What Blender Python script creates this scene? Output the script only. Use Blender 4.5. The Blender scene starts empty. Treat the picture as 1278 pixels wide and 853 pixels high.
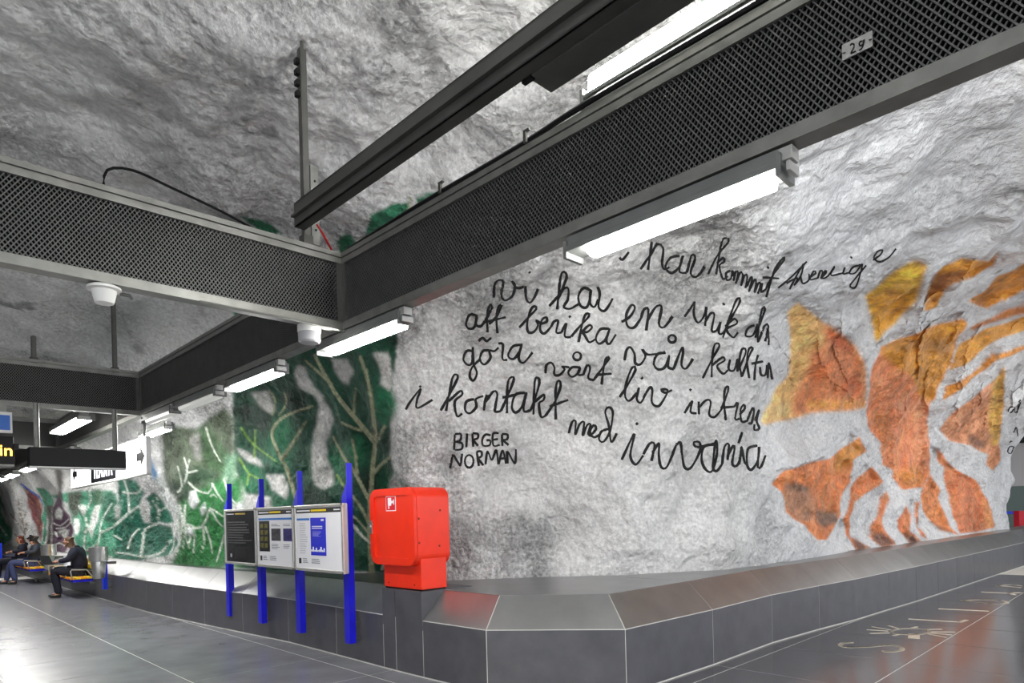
import bpy, bmesh, math, random
import numpy as np
from mathutils import Vector, Matrix
from mathutils.bvhtree import BVHTree
random.seed(4)
S = bpy.context.scene
COL = S.collection

# ------------------------------------------------------------------ camera
F = 820.0; CX = 639.0; CY = 641.0; H = 1.6
ROLL = math.radians(1.5); rc, rs = math.cos(ROLL), math.sin(ROLL)
cam = bpy.data.cameras.new('camera'); co = bpy.data.objects.new('camera', cam); COL.objects.link(co)
m = Matrix.Identity(4)
m.col[0][:3] = (rc, 0, -rs); m.col[1][:3] = (rs, 0, rc); m.col[2][:3] = (0, -1, 0); m.col[3][:3] = (0, 0, H)
co.matrix_world = m
cam.sensor_width = 36; cam.lens = 36*F/1278; cam.shift_y = (CY-426.5)/1278; cam.clip_start = .05
S.camera = co
# ------------------------------------------------------------------ world and exposure
w = bpy.data.worlds.new('world'); S.world = w; w.use_nodes = True
w.node_tree.nodes['Background'].inputs[0].default_value = (.80, .83, .88, 1)
w.node_tree.nodes['Background'].inputs[1].default_value = .95
S.view_settings.view_transform = 'Standard'; S.view_settings.look = 'None'
S.view_settings.exposure = 0.9; S.view_settings.gamma = 1
LAMP = 44.0        # emission of a lit diffuser
UPLAMP = 95.0

# ------------------------------------------------------------------ frames: p runs along the platform, q across it
AN = math.radians(44.4); U1 = Vector((-math.sin(AN), math.cos(AN), 0)); U2 = Vector((math.cos(AN), math.sin(AN), 0))
def PQ(p, q, z=0.0): return U1*p + U2*q + Vector((0, 0, z))
ROT = Matrix((( U1.x, U2.x, 0), (U1.y, U2.y, 0), (0, 0, 1)))      # local (p,q,z) -> world
def ray(x, y):
    a = (x-CX)/F; b = (CY-y)/F
    return a*rc+b*rs, -a*rs+b*rc
def at_z(x, y, z):
    u, v = ray(x, y); Y = (z-H)/v
    return Vector((u*Y, Y, z))
def at_q(x, y, q):
    u, v = ray(x, y); Y = q/(u*U2.x+U2.y)
    return Vector((u*Y, Y, H+v*Y))

# ------------------------------------------------------------------ materials
def srgb(r, g, b):
    f = lambda c: (c/255/12.92) if c/255 <= .04045 else ((c/255+.055)/1.055)**2.4
    return (f(r), f(g), f(b), 1)
MATS = {}
def mat(name, col, rough=.5, metal=0., noise=0., nscale=6., bump=0., bscale=40., emit=0., spec=.5, rvar=0.):
    if name in MATS: return MATS[name]
    M = bpy.data.materials.new(name); M.use_nodes = True; nt = M.node_tree; N = nt.nodes; L = nt.links
    b = N['Principled BSDF']; b.inputs['Base Color'].default_value = col
    b.inputs['Roughness'].default_value = rough; b.inputs['Metallic'].default_value = metal
    b.inputs['Specular IOR Level'].default_value = spec
    geo = N.new('ShaderNodeNewGeometry')
    nz = N.new('ShaderNodeTexNoise'); nz.inputs['Scale'].default_value = nscale; nz.inputs['Detail'].default_value = 6
    L.new(geo.outputs['Position'], nz.inputs['Vector'])
    if noise:
        mr = N.new('ShaderNodeMapRange'); mr.inputs[1].default_value = .3; mr.inputs[2].default_value = .7
        mr.inputs[3].default_value = 1-noise; mr.inputs[4].default_value = 1+noise
        L.new(nz.outputs['Fac'], mr.inputs[0])
        vm = N.new('ShaderNodeVectorMath'); vm.operation = 'SCALE'; vm.inputs[0].default_value = col[:3]
        L.new(mr.outputs[0], vm.inputs['Scale']); L.new(vm.outputs[0], b.inputs['Base Color'])
    if rvar:
        mr = N.new('ShaderNodeMapRange'); mr.inputs[1].default_value = .3; mr.inputs[2].default_value = .7
        mr.inputs[3].default_value = max(.03, rough-rvar); mr.inputs[4].default_value = rough+rvar
        L.new(nz.outputs['Fac'], mr.inputs[0]); L.new(mr.outputs[0], b.inputs['Roughness'])
    if bump:
        n2 = N.new('ShaderNodeTexNoise'); n2.inputs['Scale'].default_value = bscale; n2.inputs['Detail'].default_value = 4
        L.new(geo.outputs['Position'], n2.inputs['Vector'])
        bp = N.new('ShaderNodeBump'); bp.inputs['Strength'].default_value = bump; bp.inputs['Distance'].default_value = .01
        L.new(n2.outputs['Fac'], bp.inputs['Height']); L.new(bp.outputs[0], b.inputs['Normal'])
    if emit:
        b.inputs['Emission Color'].default_value = col; b.inputs['Emission Strength'].default_value = emit
    MATS[name] = M; return M
mSteel = mat('galvanised_steel', srgb(135, 135, 130), .42, .55, .16, 9)
mSteelD = mat('dark_painted_steel', srgb(96, 96, 92), .5, .35, .15, 7)
mChannel = mat('channel_steel', srgb(84, 84, 80), .5, .4, .2, 5)
mMesh = mat('expanded_metal', srgb(104, 104, 102), .5, .4, .1, 9)
mInside = mat('dark_inside', srgb(9, 9, 9), .95, spec=.1)
mPlate = mat('zinc_plate', srgb(190, 190, 186), .35, .6, .08, 20)
mHouse = mat('lamp_housing', srgb(120, 122, 120), .45, .3, .08, 9)
mLit = mat('lit_diffuser', (1, .985, .95, 1), .4, emit=LAMP)
mLitUp = mat('lit_up_diffuser', (1, .99, .96, 1), .4, emit=UPLAMP)
mLitAdded = mat('added_side_diffuser', (1, .985, .95, 1), .4, emit=20)  # glow of the unseen lamps added over the open platform side
mOff = mat('unlit_diffuser', srgb(205, 205, 200), .3, emit=.25)
mBlue = mat('blue_paint', srgb(24, 22, 205), .38, 0, .10, 8)
mBlueB = mat('bright_blue_paint', srgb(10, 60, 240), .38, 0, .08, 8)
mRed = mat('red_paint', srgb(232, 48, 18), .33, 0, .05, 6, .06, 120)
mRedD = mat('dark_gap_paint', srgb(110, 12, 8), .5)
mAlu = mat('aluminium', srgb(214, 212, 208), .3, .7, .05, 20)
mWhiteP = mat('white_paper', srgb(238, 238, 242), .35)
mBlackP = mat('black_print', srgb(28, 28, 30), .4)
mDarkP = mat('dark_map_print', srgb(46, 46, 48), .22, 0, .35, 14)
mYel = mat('yellow_print', srgb(238, 208, 20), .4)
mBlueP = mat('blue_print', srgb(40, 50, 205), .4)
mCyanP = mat('cyan_print', srgb(40, 120, 200), .4)
mGreyP = mat('grey_print', srgb(150, 150, 155), .5)
mPhoto = mat('dark_photo_print', srgb(70, 70, 74), .4, 0, .8, 25)
mTileR = mat('riser_stone', srgb(78, 78, 83), .36, 0, .16, 5, .05, 60, spec=.5)
mTileS = mat('sloped_stone', srgb(150, 150, 150), .30, .85, .10, 3, .10, 3.5)
mFloor = mat('floor_stone', srgb(118, 119, 124), .26, 0, .16, 2.5, .03, 9, spec=.7)
mFloorD = mat('floor_stone_dark', srgb(84, 84, 88), .16, 0, .16, 2.5, .03, 9, spec=.7)
mGrout = mat('light_grout', srgb(208, 206, 200), .8)
mInlay = mat('metal_inlay', srgb(225, 218, 200), .35, .3)
mWhite = mat('white_plastic', srgb(226, 226, 222), .4)
mGreyPl = mat('grey_plastic', srgb(168, 168, 170), .35)
mBlack = mat('black_plastic', srgb(10, 10, 12), .5, spec=.3)
mBlackM = mat('black_matt', srgb(20, 18, 22), .7)
mRedC = mat('red_cable', srgb(180, 20, 16), .5)
mLetter = mat('black_wall_paint', srgb(14, 14, 15), .75)
mSignW = mat('lit_sign_face', (1, 1, 1, 1), .4, emit=2.6)
mSignL = mat('lit_sign_letters', (.9, .88, 1, 1), .4, emit=1.0)
mLed = mat('amber_led', (1, .45, .04, 1), .4, emit=5)
mWood = mat('orange_wood', srgb(232, 150, 24), .45, 0, .15, 20)
mWoodY = mat('yellow_wood', srgb(240, 200, 50), .5, 0, .1, 20)
mStain = mat('stainless', srgb(200, 200, 198), .28, .9, .08, 12)

# ------------------------------------------------------------------ object helpers
def tag(o, label=None, cat=None, group=None, kind=None):
    if label: o['label'] = label
    if cat: o['category'] = cat
    if group: o['group'] = group
    if kind: o['kind'] = kind
    return o
def empty(name, loc, label=None, cat=None, group=None, kind=None):
    o = bpy.data.objects.new(name, None); COL.objects.link(o); o.location = loc; o.empty_display_size = .1
    bpy.context.view_layer.update() if False else None
    return tag(o, label, cat, group, kind)
def link_mesh(name, me, material, parent=None):
    o = bpy.data.objects.new(name, me); COL.objects.link(o)
    if material: me.materials.append(material)
    if parent is not None:
        o.parent = parent
        o.matrix_parent_inverse = Matrix.Identity(4)
        base = world_of(parent)
        o.location = -base
    return o
def world_of(o):
    v = Vector((0, 0, 0))
    while o is not None:
        v = v + o.location; o = o.parent
    return v
class MB:
    """collects world-space pieces; build() links them as one mesh object (child geometry keeps its world place)"""
    def __init__(s): s.v = []; s.f = []
    def add(s, vs, fs):
        n = len(s.v); s.v += [tuple(v) for v in vs]; s.f += [tuple(i+n for i in f) for f in fs]; return s
    def prism(s, bot, top):
        n = len(bot); fs = [tuple(range(n))[::-1], tuple(range(n, 2*n))] + [(i, (i+1) % n, n+(i+1) % n, n+i) for i in range(n)]
        return s.add(list(bot)+list(top), fs)
    def box(s, p0, p1, q0, q1, z0, z1):                     # box in the platform frame
        c = [PQ(p, q, z0) for p, q in ((p0, q0), (p1, q0), (p1, q1), (p0, q1))]
        return s.prism(c, [v+Vector((0, 0, z1-z0)) for v in c])
    def obox(s, o, a, b, c):                                # oriented box: corner o, edges a b c
        o, a, b, c = map(Vector, (o, a, b, c))
        bot = [o, o+a, o+a+b, o+b]; return s.prism(bot, [v+c for v in bot])
    def tube(s, pts, r, n=8, close=False):
        pts = [Vector(p) for p in pts]; rings = []
        for i, p in enumerate(pts):
            t = (pts[min(i+1, len(pts)-1)]-pts[max(i-1, 0)]).normalized()
            a = t.cross(Vector((0, 0, 1)));
            if a.length < .1: a = t.cross(Vector((1, 0, 0)))
            a.normalize(); b = t.cross(a)
            rr = r[i] if isinstance(r, (list, tuple)) else r
            rings.append([p+(a*math.cos(k*2*math.pi/n)+b*math.sin(k*2*math.pi/n))*rr for k in range(n)])
        vs = [v for g in rings for v in g]; fs = []
        for i in range(len(rings)-1):
            for k in range(n):
                fs.append((i*n+k, i*n+(k+1) % n, (i+1)*n+(k+1) % n, (i+1)*n+k))
        fs += [tuple(range(n))[::-1], tuple(range((len(rings)-1)*n, len(rings)*n))]
        return s.add(vs, fs)
    def lathe(s, c, prof, n=24):                            # prof: (r,z)
        c = Vector(c); vs = []
        for r, z in prof:
            for k in range(n): a = 2*math.pi*k/n; vs.append(c+Vector((r*math.cos(a), r*math.sin(a), z)))
        fs = [(i*n+k, i*n+(k+1) % n, (i+1)*n+(k+1) % n, (i+1)*n+k) for i in range(len(prof)-1) for k in range(n)]
        fs += [tuple(range(n))[::-1], tuple(range((len(prof)-1)*n, len(prof)*n))]
        return s.add(vs, fs)
    def build(s, name, material, parent=None, smooth=False, bevel=0.):
        me = bpy.data.meshes.new(name); me.from_pydata(s.v, [], s.f)
        bm = bmesh.new(); bm.from_mesh(me); bmesh.ops.recalc_face_normals(bm, faces=bm.faces)
        if bevel: bmesh.ops.bevel(bm, geom=[e for e in bm.edges], offset=bevel, segments=2, affect='EDGES', profile=.5)
        bm.to_mesh(me); bm.free()
        if smooth:
            me.polygons.foreach_set('use_smooth', [True]*len(me.polygons))
            me.set_sharp_from_angle(angle=math.radians(40))
        return link_mesh(name, me, material, parent)
def catmull(pts, step=3):
    out = []; n = len(pts)
    for i in range(n-1):
        p0 = pts[max(i-1, 0)]; p1 = pts[i]; p2 = pts[i+1]; p3 = pts[min(i+2, n-1)]
        d = math.dist(p1, p2); k = max(2, int(d/step))
        for j in range(k):
            t = j/k
            out.append(tuple(.5*((2*b)+(-a+c)*t+(2*a-5*b+4*c-d_)*t*t+(-a+3*b-3*c+d_)*t**3) for a, b, c, d_ in zip(p0, p1, p2, p3)))
    out.append(tuple(pts[-1])); return out

# ================================================================== MURAL: a painted map, later laid on the rock as a colour attribute
# outlines were traced once; each becomes pigment and a little relief that belongs to the rock surface itself
SS = 1.5; PW, PH = int(1400*SS), int(860*SS); OX = 60      # map covers x -60..1340
paint = np.zeros((PH, PW, 4), np.float32); paint[..., :3] = .5; relief = np.zeros((PH, PW), np.float32)
def zp(o, k, pts): return [(o[0]+x/k, o[1]+y/k) for x, y in pts]
def blur(a, r):
    if r < 1: return a
    for ax in (0, 1):
        for _ in range(2):
            c = np.cumsum(np.concatenate([np.repeat(a.take([0], ax), r+1, ax), a, np.repeat(a.take([-1], ax), r, ax)], ax), ax)
            n = a.shape[ax]; a = (c.take(range(2*r+1, 2*r+1+n), ax)-c.take(range(0, n), ax))/(2*r+1)
    return a
def put(mask, x0, y0, col, h, soft):
    mask = blur(mask, int(soft*SS)) if soft else mask
    hh, ww = mask.shape; sl = (slice(y0, y0+hh), slice(x0, x0+ww))
    c = np.array(srgb(*col)[:3], np.float32)
    a = mask[..., None]
    paint[sl][..., :3] = paint[sl][..., :3]*(1-a)+c*a
    paint[sl][..., 3] = np.maximum(paint[sl][..., 3], mask)*1.0 if col is not None else 0
    relief[sl] = relief[sl]*(1-mask)+h*mask
def grid_for(pts, pad):
    P = np.array([((x+OX)*SS, y*SS) for x, y in pts]); pad *= SS
    x0 = int(max(0, P[:, 0].min()-pad)); x1 = int(min(PW, P[:, 0].max()+pad+1)); y0 = int(max(0, P[:, 1].min()-pad)); y1 = int(min(PH, P[:, 1].max()+pad+1))
    if x1 <= x0 or y1 <= y0: return None
    X, Y = np.meshgrid(np.arange(x0, x1)+.5, np.arange(y0, y1)+.5); return P, X, Y, x0, y0
def poly(pts, col, h=0., soft=1.):
    g = grid_for(pts, soft*3+2)
    if g is None: return
    P, X, Y, x0, y0 = g; ins = np.zeros(X.shape, bool); n = len(P)
    jx = 2.2*np.sin(X*.11+Y*.05)+1.3*np.sin(Y*.23+X*.07); jy = 2.0*np.sin(Y*.12-X*.06)
    XX = X+jx*.6; YY = Y+jy*.6
    for i in range(n):
        (ax, ay), (bx, by) = P[i], P[(i+1) % n]
        if ay == by: continue
        c = (ay > YY) != (by > YY)
        ins ^= c & (XX < (bx-ax)*(YY-ay)/(by-ay)+ax)
    put(ins.astype(np.float32), x0, y0, col, h, soft)
def stroke(pts, wd, col, h=0., soft=.7, taper=.5):
    pts = catmull(pts, 6); g = grid_for(pts, wd+3)
    if g is None: return
    P, X, Y, x0, y0 = g; mk = np.zeros(X.shape, np.float32); n = len(P)
    for i in range(n-1):
        (ax, ay), (bx, by) = P[i], P[i+1]; dx, dy = bx-ax, by-ay; L2 = dx*dx+dy*dy+1e-9
        r = wd*SS/2*(1-taper*(i/n))
        t = np.clip(((X-ax)*dx+(Y-ay)*dy)/L2, 0, 1); d = np.hypot(X-ax-t*dx, Y-ay-t*dy)
        mk = np.maximum(mk, np.clip((r-d)/(1.2)+.5, 0, 1))
    put(mk, x0, y0, col, h, 0)
GR = (182, 181, 178); DG = (13, 70, 50); TE = (26, 104, 82); LG = (62, 168, 92); BR = (150, 152, 122); WH = (226, 230, 226)
A = lambda *p: zp((280, 420), 4.265, p)          # dense leaves above the poster cases
poly(A((20,-40),(120,-20),(300,-60),(520,-110),(760,-130),(930,-80),(900,300),(885,480),(890,640),(930,800),(940,1020),(1000,1260),(300,1260),(200,1250),(60,1240),(0,1000),(-10,850),(30,700),(40,560),(45,360)), DG, .0, 1.5)
for x, y, r in ((300,560,90),(700,620,60),(900,900,110),(860,360,70),(600,700,70),(330,1000,120),(150,760,60)):
    poly(A(*[(x+r*math.cos(a)*1.0, y+r*1.5*math.sin(a)) for a in [k*.6 for k in range(10)]]), (16, 92, 60), .0, 5)
for x, y, r in ((380,330,70),(200,440,60),(470,880,60),(760,780,60),(120,430,60)):
    poly(A(*[(x+r*math.cos(a)*1.0, y+r*1.2*math.sin(a)) for a in [k*.6 for k in range(10)]]), (14, 44, 32), -.0, 6)
for g in (((390,150),(365,200),(400,270),(470,310),(505,350),(500,430),(480,520),(462,620),(460,700),(480,790),(530,815),(582,790),(580,720),(550,640),(540,560),(575,460),(570,400),(530,320),(470,270),(430,160)),
          ((560,120),(600,200),(650,262),(685,200),(660,120)), ((790,90),(830,170),(830,260),(885,300),(898,240),(870,80)),
          ((140,300),(200,385),(250,420),(268,380),(240,290)), ((60,590),(120,610),(200,670),(205,700),(120,670)),
          ((225,740),(310,738),(345,800),(335,870),(250,810)), ((900,730),(870,810),(960,830),(930,760)),
          ((20,600),(60,700),(110,840),(240,860),(260,940),(30,900))):
    poly(A(*g), GR, .02, 1.5)
for p, wd in ((((380,860),(330,700),(300,650),(262,560),(255,500),(300,440),(380,400),(470,372)), 6), (((310,650),(370,560),(432,455)), 6),
              (((785,1250),(775,1000),(790,700),(803,560),(790,400),(770,260),(725,110)), 9), (((803,565),(700,440),(610,330),(560,250),(480,100)), 8),
              (((570,255),(500,190),(430,130)), 5), (((730,500),(690,490),(625,460)), 5), (((690,420),(692,340),(700,280)), 4), (((810,560),(855,480)), 5),
              (((785,740),(830,690),(885,640)), 6), (((770,870),(690,720),(640,650),(578,535)), 6), (((705,740),(700,640),(680,550)), 5),
              (((770,1000),(720,900),(620,780)), 5), (((770,1050),(700,970),(640,940)), 4), (((320,300),(330,360),(290,420)), 3), (((240,290),(270,340),(255,420)), 3)):
    stroke(A(*p), wd*.8, BR, .018, taper=.45)
for p in (((90,490),(150,570),(280,670)), ((80,650),(130,730),(190,760)), ((130,740),(120,790)), ((160,640),(165,500)), ((600,740),(640,800))):
    stroke(A(*p), 3.2, (104, 138, 60), .01)
for p in (((640,950),(730,1060),(800,1120)), ((840,1240),(900,1140),(1010,1080)), ((870,1250),(950,1190),(1030,1100))):
    stroke(A(*p), 4.5, (186, 190, 176), .03)
# deer meadow
B = lambda *p: zp((130, 480), 3.706, p)
poly(B((262,200),(330,190),(430,200),(480,150),(560,95),(600,140),(600,250),(610,400),(560,450),(560,860),(300,850),(345,740),(350,640),(340,560),(285,480),(262,380)), (92, 104, 84), 0, 3)
poly(B((350,540),(420,500),(520,440),(640,420),(640,860),(300,850),(350,720)), (44, 124, 62), 0, 4)
poly(B((430,200),(470,180),(560,300),(600,380),(560,430),(490,400),(440,300)), (62, 92, 58), 0, 3)
poly(B((340,400),(470,380),(540,440),(420,470),(400,540),(340,520)), (46, 74, 50), 0, 4)
poly(B((300,440),(350,470),(370,540),(310,500)), (40, 58, 44), 0, 3)
poly(B((400,250),(440,220),(445,350),(420,350)), (165, 165, 160), .02, 2)
poly(B((560,330),(620,330),(600,470),(550,440)), (120, 160, 130), 0, 3)
poly(B((395,500),(425,492),(440,540),(412,580),(396,560)), WH, .03, 1); poly(B((440,570),(462,545),(474,580),(450,612)), WH, .03, 1)
poly(B((385,650),(412,655),(410,690),(395,710),(383,690)), WH, .03, 1)
poly(B((580,560),(640,540),(660,620),(600,640)), WH, .02, 2)
for p, wd in ((((375,560),(372,620),(380,700),(392,760)),3),(((385,650),(420,665),(450,660),(475,620),(490,575),(550,612)),4),(((458,668),(462,720),(452,775)),3),(((468,660),(490,720),(500,780)),3),
              (((420,690),(412,780)),3),(((400,700),(392,740)),3),(((490,575),(530,640),(552,660)),3),(((350,560),(360,640),(352,720),(330,790),(290,812)),3),(((330,600),(345,680),(340,740),(300,790)),2.5),
              (((362,600),(372,680),(365,760)),2.5),(((555,700),(520,820)),3),(((500,460),(520,500),(550,540)),3),(((490,520),(505,510),(520,522)),2),(((390,455),(430,490),(480,505),(500,470)),3),
              (((370,460),(385,400),(370,340)),3),(((385,410),(430,400)),2.5),(((380,400),(395,350)),2.5),(((340,500),(360,470),(340,380)),2.5),(((470,200),(500,290),(540,360)),3),(((555,440),(580,520),(620,560)),3)):
    stroke(B(*p), wd*.82, (206, 212, 200), .008)
# teal leaf pile and blue streak
poly(B((55,430),(150,440),(188,500),(162,560),(190,640),(310,655),(345,740),(300,800),(160,815),(-60,815),(-120,760),(-60,640),(0,560),(60,540),(60,500)), TE, 0, 1.5)
poly(B((190,530),(230,495),(265,525),(310,600),(330,640),(210,645),(215,570)), TE, 0, 1.2)
poly(B((-60,560),(0,495),(55,500),(60,560),(0,640)), (38, 112, 88), 0, 1.5)
poly(B((80,640),(190,655),(310,655),(320,720),(230,745),(190,800),(70,770)), (30, 100, 80), -.03, 2)
poly(B((160,560),(185,640),(215,640),(200,580),(190,540)), GR, .02, 1.5); poly(B((30,560),(75,560),(70,620),(30,620)), GR, .02, 1.5)
poly(B((198,305),(214,320),(250,430),(262,470),(222,445),(205,400)), (92, 138, 182), 0, 2)
poly(B((225,440),(265,420),(330,560),(345,600),(320,620),(270,540)), (190, 194, 192), .02, 2)
for p, wd in ((((-20,690),(40,660),(110,600),(165,560)),5),(((115,590),(110,500),(90,440)),3.5),(((90,500),(150,505),(175,480)),3),(((170,800),(180,720),(190,670),(240,650)),4.5),(((190,800),(260,780),(310,720)),4),
              (((110,760),(130,700),(160,670)),3),(((-40,760),(0,700),(10,600),(20,540)),3.5),(((30,690),(80,720)),3),(((255,640),(248,580),(225,540)),2.5),(((250,590),(285,570)),2.5),(((250,580),(240,520)),2.5),
              (((315,640),(325,720),(300,790),(230,810)),2.5),(((330,640),(350,720),(320,790)),2.5),(((-30,820),(60,780),(170,800)),3)):
    stroke(B(*p), wd*.82, (198, 206, 196), .008)
# far paintings
C = lambda *p: zp((0, 560), 6.093, p)
poly(C((340,360),(480,330),(700,320),(860,310),(880,830),(640,840),(560,700),(540,560),(520,420)), (76, 150, 120), 0, 1.5)
poly(C((520,340),(620,320),(600,480),(560,560),(520,440)), (74, 84, 70), 0, 2); poly(C((700,300),(780,300),(800,420),(720,440)), (64, 104, 76), 0, 2)
poly(C((800,340),(870,330),(870,560),(770,560)), (36, 100, 76), 0, 2)
poly(C((560,540),(600,540),(610,620),(580,672),(550,600)), WH, .02, 1); poly(C((720,440),(770,430),(740,560),(690,680),(680,600)), WH, .02, 1); poly(C((610,420),(650,430),(650,520),(615,500)), WH, .02, 1)
for p in (((720,820),(760,660),(770,560),(850,420)),((640,780),(650,640),(720,560)),((770,640),(860,600)),((600,440),(660,560),(640,640)),((680,330),(690,400),(650,480)),((660,780),(740,730)),((850,830),(780,820),(700,830))):
    stroke(C(*p), 2.4, (215, 222, 214), .02)
poly(C((400,560),(390,460),(430,380),(440,300),(470,330),(480,440),(530,520),(560,640),(540,720),(490,800),(400,800)), (92, 62, 86), 0, 1)
poly(C((410,150),(470,140),(480,260),(460,380),(430,340)), (92, 88, 84), 0, 2)
poly(C((420,490),(450,455),(485,480),(470,540),(425,530)), WH, .02, 1); poly(C((415,640),(435,640),(440,680),(420,670)), WH, .02, .6); poly(C((480,610),(520,620),(500,700),(440,640)), WH, .02, .8)
for p in (((410,570),(460,590),(520,540)),((410,740),(450,720),(490,740)),((430,610),(500,600),(540,560))): stroke(C(*p), 1.6, WH, .01)
poly(C((150,270),(230,320),(300,360),(322,440),(316,520),(325,620),(310,720),(270,600),(215,440),(190,330)), (112, 36, 48), 0, 1)
stroke(C((160,270),(240,330),(300,370),(325,430)), 2.5, (70, 110, 200), 0)
poly(C((270,290),(350,300),(410,400),(390,460),(350,520),(350,560),(360,640),(340,720),(350,780),(290,780),(320,700),(330,600),(310,540),(330,440),(320,380)), (58, 158, 120), 0, 1)
poly(C((345,440),(400,440),(395,620),(400,780),(360,780),(365,600)), (96, 94, 88), 0, 1)
poly(C((-60,330),(10,360),(50,480),(90,600),(100,700),(20,740),(-80,740)), (54, 120, 92), 0, 1.5); poly(C((0,420),(60,520),(80,600),(40,560)), GR, .02, 1)
for p in (((80,500),(130,560),(190,660),(185,720)),((140,390),(150,480),(175,560),(190,660)),((210,560),(190,640)),((110,650),(150,700)),((170,560),(200,470))): stroke(C(*p), 1.8, (112, 92, 66), .01)
for p in (((20,740),(90,720),(100,620)),((0,590),(60,680))): stroke(C(*p), 2, (190, 205, 200), .01)
# green leaf tips that reach the vault
for p in (((295,268),(330,276),(356,292),(330,292)), ((420,300),(436,290),(450,318),(425,318)), ((452,306),(462,268),(490,254),(512,254),(505,278),(480,296),(458,310)), ((288,384),(304,390),(310,402),(294,402)), ((520,245),(545,240),(548,256),(522,262))):
    poly(p, (40, 118, 84), .01, 1)
stroke([(512,248),(508,268),(498,276)], 3, (150, 160, 110), 0)
# warm patches on the right: pale bands stand proud, the coloured rock lies deeper
R2 = lambda *p: zp((920, 300), 3.566, p)
R3 = lambda *p: zp((920, 500), 3.566, p)
OR = (214, 128, 76); YO = (206, 138, 22); RE = -.055
poly(R2((270,270),(400,370),(510,450),(575,545),(575,750))+R3((565,40),(330,60),(210,95),(120,110),(96,92),(140,10))+R2((170,650),(225,600),(228,520),(235,400),(220,320)), (224, 176, 104), RE*.6, 2.5)
poly(R2((380,380),(400,370),(510,450),(572,545),(575,750))+R3((560,36),(350,52),(240,70),(250,-20))+R2((300,600),(330,500),(390,450)), OR, RE, 4)
poly(R2((400,400),(470,440),(520,500),(470,480),(420,470)), (222, 106, 52), RE, 2); poly(R2((330,560),(420,540),(400,620),(330,640)), (226, 120, 60), RE, 4); poly(R2((470,600),(560,620),(540,700),(470,690)), (206, 104, 50), RE, 4)
poly(R3((120,20),(230,10),(230,70),(120,100)), (224, 196, 130), RE*.5, 4); poly(R3((300,0),(560,0),(560,30),(320,50)), (224, 150, 70), RE, 3)
poly(R3((155,370),(210,310),(410,255),(470,210),(548,160),(575,225),(520,270),(500,370),(460,430),(455,520),(400,620),(360,620),(300,560),(215,500),(200,410)), (212, 120, 58), RE, 1.2)
poly(R3((430,250),(540,170),(565,225),(500,290),(430,330)), (202, 134, 44), RE, 3)
poly(R3((205,370),(300,380),(340,440),(340,540),(280,540),(210,480)), (168, 118, 88), RE*1.5, 2.5); poly(R3((350,480),(440,500),(450,540),(390,570),(350,540)), (120, 92, 76), RE*1.7, 2)
poly(R3((240,370),(320,390),(330,410),(250,400)), (96, 74, 62), RE*1.6, 2)
for q, cc in ((((605,295),(650,360),(590,410),(530,450),(505,530),(505,610),(600,660),(530,675),(490,610),(470,530),(495,470),(500,390),(530,340)), (202, 112, 52)),
          (((665,400),(683,440),(650,520),(655,580),(710,640),(640,655),(585,600),(590,560),(625,510),(630,440)), (206, 116, 60)),
          (((745,465),(775,510),(775,580),(825,635),(770,640),(710,570),(708,530),(735,500)), (204, 112, 60)),
          (((865,325),(905,400),(890,440),(940,520),(945,560),(990,605),(900,580),(835,520),(820,450),(820,400)), (206, 120, 56)),
          (((790,450),(815,450),(805,560),(860,625),(810,600),(795,540)), (200, 116, 66)),
          (((880,205),(920,240),(950,290),(1060,350),(1120,450),(1150,570),(990,595),(960,520),(940,420),(915,360),(920,300),(890,260)), (206, 116, 66))):
    poly(R3(*q), cc, RE, 1.0)
for q in (((505,600),(560,640),(600,662),(530,678)), ((590,590),(650,590),(710,640),(640,658)), ((730,590),(780,600),(825,635),(770,642)), ((840,540),(900,560),(990,605),(900,582)), ((805,580),(860,625),(815,605))):
    poly(R3(*q), (104, 66, 48), RE, 2)
poly(R3((1030,480),(1100,470),(1110,570),(1030,580)), (196, 96, 30), RE, 5); poly(R3((1100,420),(1140,570),(1110,570)), (216, 150, 84), RE, 3)
poly(R2((640,470),(780,420),(900,370),(1000,350),(1032,372),(1010,400),(985,425),(950,560),(925,600),(900,650),(880,714))+R3((865,0),(850,80),(860,330),(830,390),(740,400),(690,350),(690,315),(650,290),(635,190),(590,140),(575,60),(580,0))+R2((585,690),(590,580),(630,500)), (212, 124, 76), RE, 1.0)
poly(R2((640,470),(780,420),(900,370),(1000,350),(1032,372),(1010,400),(985,425),(950,560),(900,650),(875,714),(820,720),(790,620),(700,560),(640,510)), YO, RE, 3)
poly(R2((650,470),(800,430),(960,430),(930,500),(760,500)), (170, 112, 26), RE, 5)
poly(R3((590,60),(660,60),(700,200),(640,190)), (198, 112, 42), RE, 4); poly(R3((700,320),(800,290),(840,370),(750,395)), (206, 124, 30), RE, 4); poly(R3((790,0),(850,0),(840,200),(800,180)), (222, 148, 110), RE, 4); poly(R3((720,260),(760,250),(750,310)), (190, 92, 34), RE, 3)
poly(R2((570,250),(620,200),(700,130),(800,85),(850,110),(820,200),(800,270),(700,370),(620,460),(600,380),(580,300)), (222, 176, 50), RE, 2)
poly(R2((575,250),(680,210),(780,240),(760,300),(690,370),(620,450),(600,370)), (206, 144, 24), RE, 4)
poly(R2((830,315),(860,190),(920,110),(1000,80),(1120,90),(1170,45),(1140,110),(1060,160),(920,220),(890,300)), YO, RE, 1.2); poly(R2((860,220),(900,150),(1000,130),(1040,150),(920,215)), (156, 92, 24), RE, 3)
poly(R2((1015,270),(1100,230),(1160,160),(1278,105),(1400,60),(1400,190),(1278,230),(1110,305)), (208, 132, 26), RE, 1.2); poly(R2((1040,268),(1120,250),(1110,300)), (150, 90, 26), RE, 3)
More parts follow.
